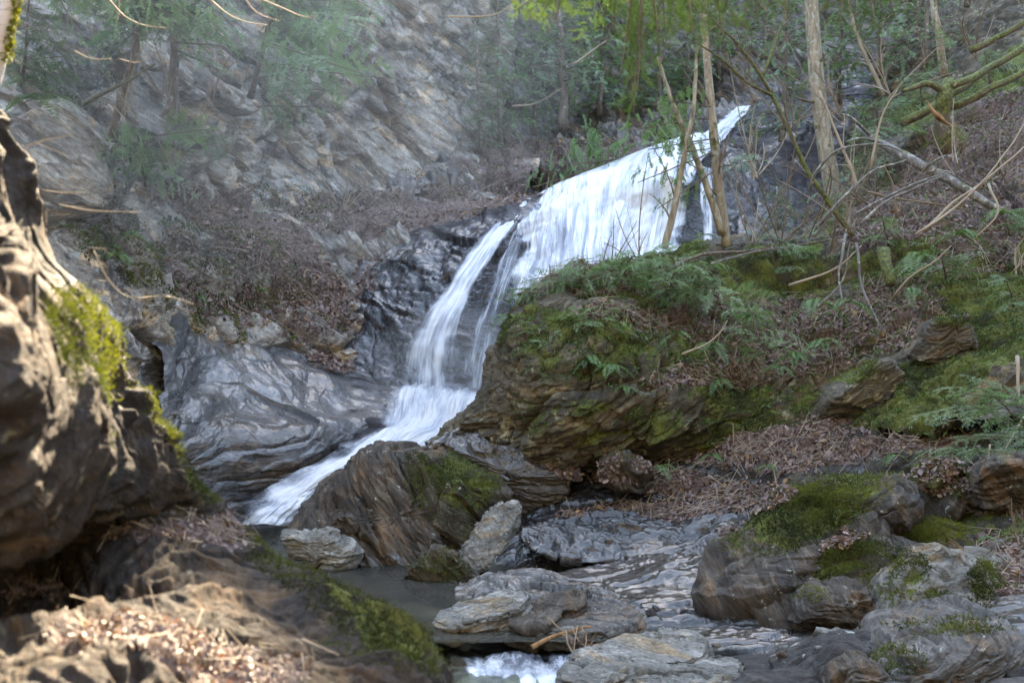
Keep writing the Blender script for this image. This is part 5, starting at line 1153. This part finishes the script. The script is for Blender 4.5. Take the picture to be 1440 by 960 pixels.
def litter_sticks(name, names, count, L, r, label):
    P, N = scatter(names, 0.12, 2, count, -0.1, 0.02)
    n = len(P); t = np.cross(N, RNG.normal(0, 1, (n, 3))) + RNG.normal(0, 0.25, (n, 3)) + N * 0.15; t /= np.linalg.norm(t, axis=1)[:, None]
    s = np.cross(t, N); s /= np.linalg.norm(s, axis=1)[:, None]; l = L * RNG.uniform(0.3, 1.3, n)[:, None]
    P = P + N * 0.015; q = []
    for u in (-0.5, 0.5):
        for (ca, sa) in ((1, 0), (-0.5, 0.87), (-0.5, -0.87)): q.append(P + t * l * u + (s * ca + np.cross(t, s) * sa) * r * (1 if u < 0 else 0.5))
    V = np.stack(q, 1).reshape(-1, 3); b = (np.arange(n) * 6)[:, None, None]
    Q = (np.array([[0, 1, 4, 3], [1, 2, 5, 4], [2, 0, 3, 5]])[None] + b).reshape(-1, 4)
    acc = Acc(); acc.add(V, Q=Q, C=np.repeat(np.stack([RNG.random(n), np.zeros(n), np.zeros(n)], 1), 6, 0)); tag(acc.build(name, M_TWIGP), label, kind='stuff')
litter_sticks('twig_litter', ['bank_terrain', 'streambed_ground'], 2600, 0.42, 0.006, 'small fallen twigs on the right bank')
litter_sticks('twig_litter', ['cliff_terrain', 'forest_cliff_terrain', 'waterfall_terrain'], 800, 0.6, 0.007, 'small fallen twigs on the left slope')
litter_sticks('twig_litter', ['rock_outcrop'], 160, 0.14, 0.0022, 'small fallen twigs on the near ledge')

# ------------------------------------------------------------------ water
def white_water(name, ctrl, nr, nc, lo, hi, seed=1, amp=0.10, edge=0.18, fu=7.0, fv=0.55, label=None, holes=0.0, along=None):
    """rows run down the flow, columns across it; lo..hi = how see-through the thin and the full parts are"""
    C = np.array([[W(*p) for p in row] for row in ctrl]); G = cr(cr(C, nr, 0), nc, 1)
    N = grid_normals(G); s = np.sign(((CAM - G) * N).sum(-1).mean()); N *= s
    wd = np.linalg.norm(np.diff(G, axis=1), axis=-1).sum(1).mean(); ln = np.linalg.norm(np.diff(G, axis=0), axis=-1).sum(0).mean()
    v, u = np.meshgrid(np.linspace(0, ln, nr), np.linspace(0, wd, nc), indexing='ij')
    q = np.stack([u * 3.0, v * 0.35, u * 0 + seed * 7.7], -1).reshape(-1, 3)
    d = amp * (fbm(q, 4, 0.6) + 0.5 * fbm(q * (3, 1.5, 1), 3)).reshape(nr, nc)
    d += amp * 1.2 * fbm(np.stack([u * 0.8, v * 0.9, u * 0 + seed], -1).reshape(-1, 3), 3).reshape(nr, nc)
    fd = np.clip(v / ln * 7, 0, 1)
    G = G + N * (d * fd)[..., None]
    me = mesh_np(name, G.reshape(-1, 3), grid_faces(nr, nc, flip=(s < 0)), smooth=True)
    uu, vv = u / wd, v / ln
    rg = fbm(np.stack([u * 0.4, v * 1.1, u * 0 + seed * 3.3], -1).reshape(-1, 3), 4).reshape(nr, nc)
    e = np.clip((np.minimum(uu, 1 - uu) + 0.16 * rg * (np.minimum(uu, 1 - uu) > 0.02)) / edge, 0, 1)
    cov = 0.06 + e + 0.35 * np.minimum(0, fbm(np.stack([u * 0.55, v * 0.3, u * 0 + seed * 1.3], -1).reshape(-1, 3), 3).reshape(nr, nc)) * e
    if along is not None: cov = cov * np.interp(vv, np.linspace(0, 1, len(along)), along)
    set_col(me, 'flow', np.stack([u, v, cov], -1).reshape(-1, 3))
    o = obj(name, me, WATERMAT[(lo, hi, fu, fv)] if (lo, hi, fu, fv) in WATERMAT else mk_white(lo, hi, fu, fv)); tag(o, label, kind='structure'); return o
WATERMAT = {}
def mk_white(lo, hi, fu, fv):
    t = NT('falling_white_water')
    at = t.new('ShaderNodeVertexColor', layer_name='flow'); sep = t.new('ShaderNodeSeparateColor'); t.l.new(at.outputs['Color'], sep.inputs[0])
    def cv(a, b, c=0.0):
        n = t.new('ShaderNodeCombineXYZ'); t.l.new(t.math('MULTIPLY', sep.outputs[0], a), n.inputs[0]); t.l.new(t.math('MULTIPLY', sep.outputs[1], b), n.inputs[1]); n.inputs[2].default_value = c; return n.outputs[0]
    n1 = t.noise(cv(fu, fv), 1.0, 6, 0.62, 0.35); n2 = t.noise(cv(fu * 4.5, fv * 2.2, 5), 1.0, 4, 0.6, 0.3); n3 = t.noise(cv(fu * 0.25, fv * 0.6, 9), 1.0, 3, 0.5)
    f = t.math('ADD', t.math('MULTIPLY', n1, 0.55), t.math('ADD', t.math('MULTIPLY', n2, 0.25), t.math('MULTIPLY', n3, 0.2)))
    f = t.math('ADD', f, t.math('MULTIPLY', t.math('SUBTRACT', sep.outputs[2], 1.0), 0.5))
    a = t.ramp(f, lo, hi)
    c = t.mix(a, (0.56, 0.64, 0.76), (0.87, 0.89, 0.92))
    c = t.mix(t.ramp(n1, 0.38, 0.56, 0.6, 0.0), c, (0.40, 0.47, 0.60))
    p = t.principled(c, 0.45, n1, 0.5, 0.05)
    tl = t.new('ShaderNodeBsdfTranslucent'); t.l.new(c, tl.inputs[0])
    m0 = t.new('ShaderNodeMixShader'); m0.inputs[0].default_value = 0.3; t.l.new(p.outputs[0], m0.inputs[1]); t.l.new(tl.outputs[0], m0.inputs[2])
    tr = t.new('ShaderNodeBsdfTransparent'); m = t.new('ShaderNodeMixShader'); t.l.new(a, m.inputs[0]); t.l.new(tr.outputs[0], m.inputs[1]); t.l.new(m0.outputs[0], m.inputs[2])
    WATERMAT[(lo, hi, fu, fv)] = t.done(m); return WATERMAT[(lo, hi, fu, fv)]

# left strand
white_water('waterfall_water', [
 [(733,282,17.45),(742,279,17.4),(752,277,17.4)], [(694,314,16.9),(714,312,16.85),(734,312,16.85)], [(652,356,16.2),(678,356,16.1),(704,357,16.1)], [(622,396,15.75),(650,398,15.6),(678,400,15.6)],
 [(590,440,15.35),(622,442,15.2),(662,444,15.2)], [(564,480,15.1),(606,482,14.95),(658,484,14.95)], [(552,522,14.9),(602,526,14.75),(664,530,14.75)], [(540,556,14.6),(600,562,14.4),(668,566,14.4)]], 260, 110, 0.22, 0.58, 1, 0.08, 0.35, label='left strand of the waterfall', along=[1.1,1.1,1.1,1.1,1.05,1,.9,.5])
# main curtain
white_water('waterfall_water', [
 [(735,284,18.2),(790,255,18.4),(850,232,18.7),(910,208,19.0),(965,190,19.6),(1004,184,20.2)],
 [(722,318,16.8),(770,288,16.6),(830,264,16.7),(890,248,16.8),(950,232,17.0),(988,230,17.4)],
 [(712,350,16.3),(765,330,16.2),(825,315,16.2),(885,305,16.4),(940,300,16.7),(980,300,17.2)],
 [(688,400,15.75),(755,385,15.6),(820,375,15.6),(880,370,15.7),(930,365,16),(968,365,16.4)],
 [(668,450,15.35),(745,445,15.2),(815,440,15.2),(875,440,15.2),(935,440,15.5),(990,440,15.9)],
 [(655,500,15.1),(735,500,14.95),(810,500,14.95),(870,500,15),(930,500,15.3),(985,500,15.6)],
 [(648,548,14.85),(730,550,14.7),(800,550,14.7),(865,550,14.8),(925,550,15),(980,550,15.2)]], 380, 420, 0.27, 0.58, 4, 0.16, 0.15, fu=3.2, fv=0.40, label='main curtain of the waterfall', along=[1.2, 1.4, 1.2, 1.0, 0.85, 0.8, 0.85])
# a second sheet of loose strands a little in front
white_water('waterfall_water', [
 [(745,280,17.2),(800,252,17.2),(860,236,17.3),(930,215,17.9)], [(738,320,16.5),(795,296,16.4),(858,280,16.5),(925,268,17)], [(730,370,15.9),(790,350,15.7),(850,335,15.8),(915,330,16.2)],
 [(712,430,15.3),(780,420,15.1),(845,410,15.1),(905,410,15.5)], [(695,500,14.9),(765,495,14.7),(835,490,14.7),(900,490,15)]], 300, 300, 0.42, 0.66, 7, 0.12, 0.2, fu=7.0, fv=0.4, label='loose outer strands of the main curtain', along=[1.1, 1.2, 1.1, .95, .8])
white_water('waterfall_water', [
 [(712,330,16.6),(730,326,16.5),(748,322,16.4)], [(690,380,15.95),(712,378,15.85),(736,376,15.8)], [(664,430,15.4),(692,430,15.3),(722,430,15.25)], [(645,480,15.1),(678,480,15.0),(712,482,14.95)], [(632,540,14.8),(668,545,14.7),(705,548,14.65)]], 160, 80, 0.44, 0.72, 14, 0.06, 0.3, label='thin veil between the left strand and the main curtain')
# upper run
white_water('waterfall_water', [
 [(1030,150,22.8),(1048,149,22.7),(1060,148,22.7)], [(1012,166,21.8),(1034,165,21.6),(1044,165,21.6)], [(992,183,20.8),(1016,183,20.5),(1030,184,20.5)], [(955,196,19.2),(996,199,18.9),(1012,204,18.9)], [(915,212,18.0),(965,218,17.6),(992,228,17.6)], [(880,240,17.0),(945,250,16.7),(972,264,16.8)]], 160, 80, 0.16, 0.44, 9, 0.08, 0.2, label='upper run of the waterfall')
# right trickle
white_water('waterfall_water', [[(975,232,18.1),(992,235,18.1),(1008,240,18.1)], [(975,270,17.3),(995,272,17.2),(1012,276,17.2)], [(978,305,16.9),(996,308,16.8),(1012,312,16.8)], [(975,350,16.6),(995,352,16.5),(1015,356,16.5)]], 120, 60, 0.40, 0.62, 11, 0.05, 0.3, label='thin right trickle of the waterfall')
# cascade below the fall
white_water('cascade_water', [
 [(545,530,14.85),(590,532,14.75),(635,536,14.7),(680,545,14.7),(730,555,14.7)], [(535,556,14.35),(580,560,14.2),(625,562,14.15),(672,565,14.15),(725,575,14.2)], [(525,585,13.85),(570,590,13.7),(612,590,13.65),(655,592,13.65),(705,600,13.7)],
 [(488,622,13.4),(530,622,13.2),(572,622,13.15),(620,622,13.15),(670,630,13.2)], [(436,650,12.8),(486,652,12.7),(528,654,12.8),(580,660,12.8),(630,665,12.9)], [(372,680,12.35),(430,684,12.3),(474,688,12.55),(520,692,12.6),(570,700,12.7)],
 [(330,702,12.0),(395,708,11.95),(434,712,12.3),(470,716,12.35),(510,720,12.4)], [(305,732,11.75),(362,736,11.7),(412,736,12.1),(448,738,12.1),(490,740,12.2)]], 420, 260, 0.20, 0.54, 13, 0.15, 0.22, fu=2.4, fv=1.0, label='foaming cascade below the waterfall', along=[0.3,1.2,1.25,1.2,1.15,1.1,1.0,.8])
# small cascade at the lip
white_water('cascade_water', [
 [(625,904,7.05),(680,908,7.02),(730,906,7.0),(790,904,6.98),(840,910,6.9)], [(630,922,6.85),(682,922,6.82),(732,922,6.8),(782,922,6.78),(826,926,6.75)], [(634,940,6.72),(684,940,6.68),(732,940,6.66),(780,940,6.64),(818,944,6.6)],
 [(630,956,6.5),(684,958,6.45),(732,958,6.42),(782,958,6.4),(816,962,6.4)], [(625,1000,6.0),(680,1000,6.0),(735,1000,6),(785,1000,6),(820,1000,6)]], 160, 260, 0.36, 0.66, 17, 0.05, 0.1, fu=3.0, fv=1.3, label='small cascade spilling from the pool', along=[0.15, 0.8, 1.05, 1.25, 1.1])
white_water('cascade_water', [[(1005,930,6.5),(1020,925,6.5),(1036,922,6.5)],[(1012,950,6.2),(1030,948,6.2),(1048,946,6.2)],[(1020,975,5.9),(1045,975,5.9),(1065,975,5.9)]], 60, 50, 0.42, 0.66, 18, 0.02, 0.3, fu=8, fv=2.0, label='thin sliding water beside the nearer pale slab')

# still pool and the stream
def pool_mat():
    t = NT('stream_water'); g = t.new('ShaderNodeNewGeometry'); pos = g.outputs['Position']
    mp = t.mapping(pos, (1.2, 3.0, 1)); n = t.noise(mp, 2.2, 5, 0.6, 0.3); n2 = t.noise(mp, 9, 4, 0.6)
    h = t.math('ADD', n, t.math('MULTIPLY', n2, 0.5))
    b = t.new('ShaderNodeBump'); b.inputs['Strength'].default_value = 0.9; b.inputs['Distance'].default_value = 0.08; t.l.new(h, b.inputs['Height'])
    gl = t.new('ShaderNodeBsdfGlossy'); gl.inputs['Roughness'].default_value = 0.07; gl.inputs['Color'].default_value = (0.9, 0.95, 1, 1); t.l.new(b.outputs[0], gl.inputs['Normal'])
    tr = t.new('ShaderNodeBsdfTransparent'); tr.inputs[0].default_value = (0.62, 0.62, 0.46, 1)
    df = t.new('ShaderNodeBsdfDiffuse'); df.inputs[0].default_value = (0.075, 0.07, 0.045, 1)
    m1 = t.new('ShaderNodeMixShader'); m1.inputs[0].default_value = 0.16; t.l.new(tr.outputs[0], m1.inputs[1]); t.l.new(df.outputs[0], m1.inputs[2])
    fr = t.new('ShaderNodeFresnel'); fr.inputs[0].default_value = 1.33; t.l.new(b.outputs[0], fr.inputs['Normal'])
    m = t.new('ShaderNodeMixShader'); t.l.new(fr.outputs[0], m.inputs[0]); t.l.new(m1.outputs[0], m.inputs[1]); t.l.new(gl.outputs[0], m.inputs[2])
    return t.done(m)
M_POOL = pool_mat()
def flat_water(name, x0, x1, y0, y1, z, nx, ny, label, amp=0.022):
    X, Y = np.meshgrid(np.linspace(x0, x1, nx), np.linspace(y0, y1, ny)); 
    Z = z + amp * fbm(np.stack([X.ravel() * 1.5, Y.ravel() * 2.5, X.ravel() * 0], 1), 3).reshape(X.shape)
    tag(obj(name, mesh_np(name, np.stack([X, Y, Z], -1).reshape(-1, 3), grid_faces(ny, nx), smooth=True), M_POOL), label, kind='structure')
flat_water('stream_water', -6.5, 2.6, 11.15, 21.5, 0.02, 260, 300, 'quiet pool between the boulder and the pale slabs')
flat_water('stream_water', -4.0, 2.2, 5.0, 11.0, -0.16, 160, 160, 'stream below the small cascade')

# ------------------------------------------------------------------ camera, light, haze
cam = bpy.data.cameras.new('camera'); co = bpy.data.objects.new('camera', cam); col.objects.link(co)
cam.sensor_width = 36; cam.lens = 36 * FPX / 1440; co.location = CAM
co.rotation_euler = (math.radians(90) + PITCH, 0, 0)
cam.clip_start = 0.05; cam.clip_end = 2000
cam.dof.use_dof = True; cam.dof.focus_distance = 9.0 * K; cam.dof.aperture_fstop = 2.8
sc.camera = co
hz = bpy.data.meshes.new('haze')
_x = 446; hz.from_pydata([(a, b, c) for a in (-_x, _x) for b in (-_x, _x) for c in (-14, 86)], [], [(0,1,3,2),(4,6,7,5),(0,4,5,1),(2,3,7,6),(0,2,6,4),(1,5,7,3)])
hm = bpy.data.materials.new('haze'); hm.use_nodes = True; hm.node_tree.nodes.clear()
hv = hm.node_tree.nodes.new('ShaderNodeVolumePrincipled'); ho = hm.node_tree.nodes.new('ShaderNodeOutputMaterial')
hv.inputs['Color'].default_value = (0.9, 0.93, 1.0, 1); hv.inputs['Density'].default_value = HAZE; hv.inputs['Anisotropy'].default_value = 0.45
hm.node_tree.links.new(hv.outputs[0], ho.inputs['Volume'])
if HAZE > 0: tag(obj('haze', hz, hm), 'thin misty air filling the gorge', kind='stuff')
def mist(px, py, d, rx, ry, rz, dens, label):
    me = bpy.data.meshes.new('mist'); bm = bmesh.new(); bmesh.ops.create_icosphere(bm, subdivisions=4, radius=1); bm.to_mesh(me); bm.free()
    m = bpy.data.materials.new('mist'); m.use_nodes = True; m.node_tree.nodes.clear()
    v = m.node_tree.nodes.new('ShaderNodeVolumePrincipled'); o = m.node_tree.nodes.new('ShaderNodeOutputMaterial')
    v.inputs['Color'].default_value = (1.0, 0.95, 0.86, 1); v.inputs['Density'].default_value = dens; v.inputs['Anisotropy'].default_value = 0.2
    m.node_tree.links.new(v.outputs[0], o.inputs['Volume'])
    ob = obj('mist', me, m); ob.location = W(px, py, d); ob.scale = (rx, ry, rz); tag(ob, label, kind='stuff')
mist(350, 30, 10.5, 4.8, 4.5, 3.6, 0.018, 'pale drifting mist before the upper left cliff')
mist(640, 520, 14.4, 1.7, 1.2, 1.2, 0.10, 'spray at the foot of the falls')
w = bpy.data.worlds.new('World'); sc.world = w; w.use_nodes = True
nt = w.node_tree; nt.nodes.clear()
sky = nt.nodes.new('ShaderNodeTexSky'); sky.sky_type = 'NISHITA'; sky.sun_disc = False
sky.sun_elevation = SUN_EL; sky.sun_rotation = SUN_AZ; sky.air_density = 1.0; sky.dust_density = 0.4; sky.ozone_density = 1.5
bg = nt.nodes.new('ShaderNodeBackground'); bg.inputs[1].default_value = 0.15
wo = nt.nodes.new('ShaderNodeOutputWorld'); nt.links.new(sky.outputs[0], bg.inputs[0]); nt.links.new(bg.outputs[0], wo.inputs[0])
sl = bpy.data.lights.new('sun', 'SUN'); sl.energy = 4.0; sl.angle = math.radians(0.53); sl.color = (1.0, 0.94, 0.84)
so = bpy.data.objects.new('sun', sl); col.objects.link(so)
from mathutils import Vector
sd = Vector((math.sin(SUN_AZ) * math.cos(SUN_EL), math.cos(SUN_AZ) * math.cos(SUN_EL), math.sin(SUN_EL)))
so.rotation_euler = sd.to_track_quat('Z', 'Y').to_euler()
vs = sc.view_settings; vs.view_transform = 'Standard'; vs.look = 'None'; vs.gamma = 1.0; vs.exposure = 3.6; vs.use_white_balance = True; vs.white_balance_temperature = 8900; vs.white_balance_tint = 10
sc.cycles.use_denoising = True
sc.cycles.max_bounces = 6; sc.cycles.diffuse_bounces = 3; sc.cycles.glossy_bounces = 2; sc.cycles.transparent_max_bounces = 12; sc.cycles.volume_bounces = 0
print('SCRIPT', time.time() - T0, 'verts', sum(len(o.data.vertices) for o in sc.objects if o.type == 'MESH'))
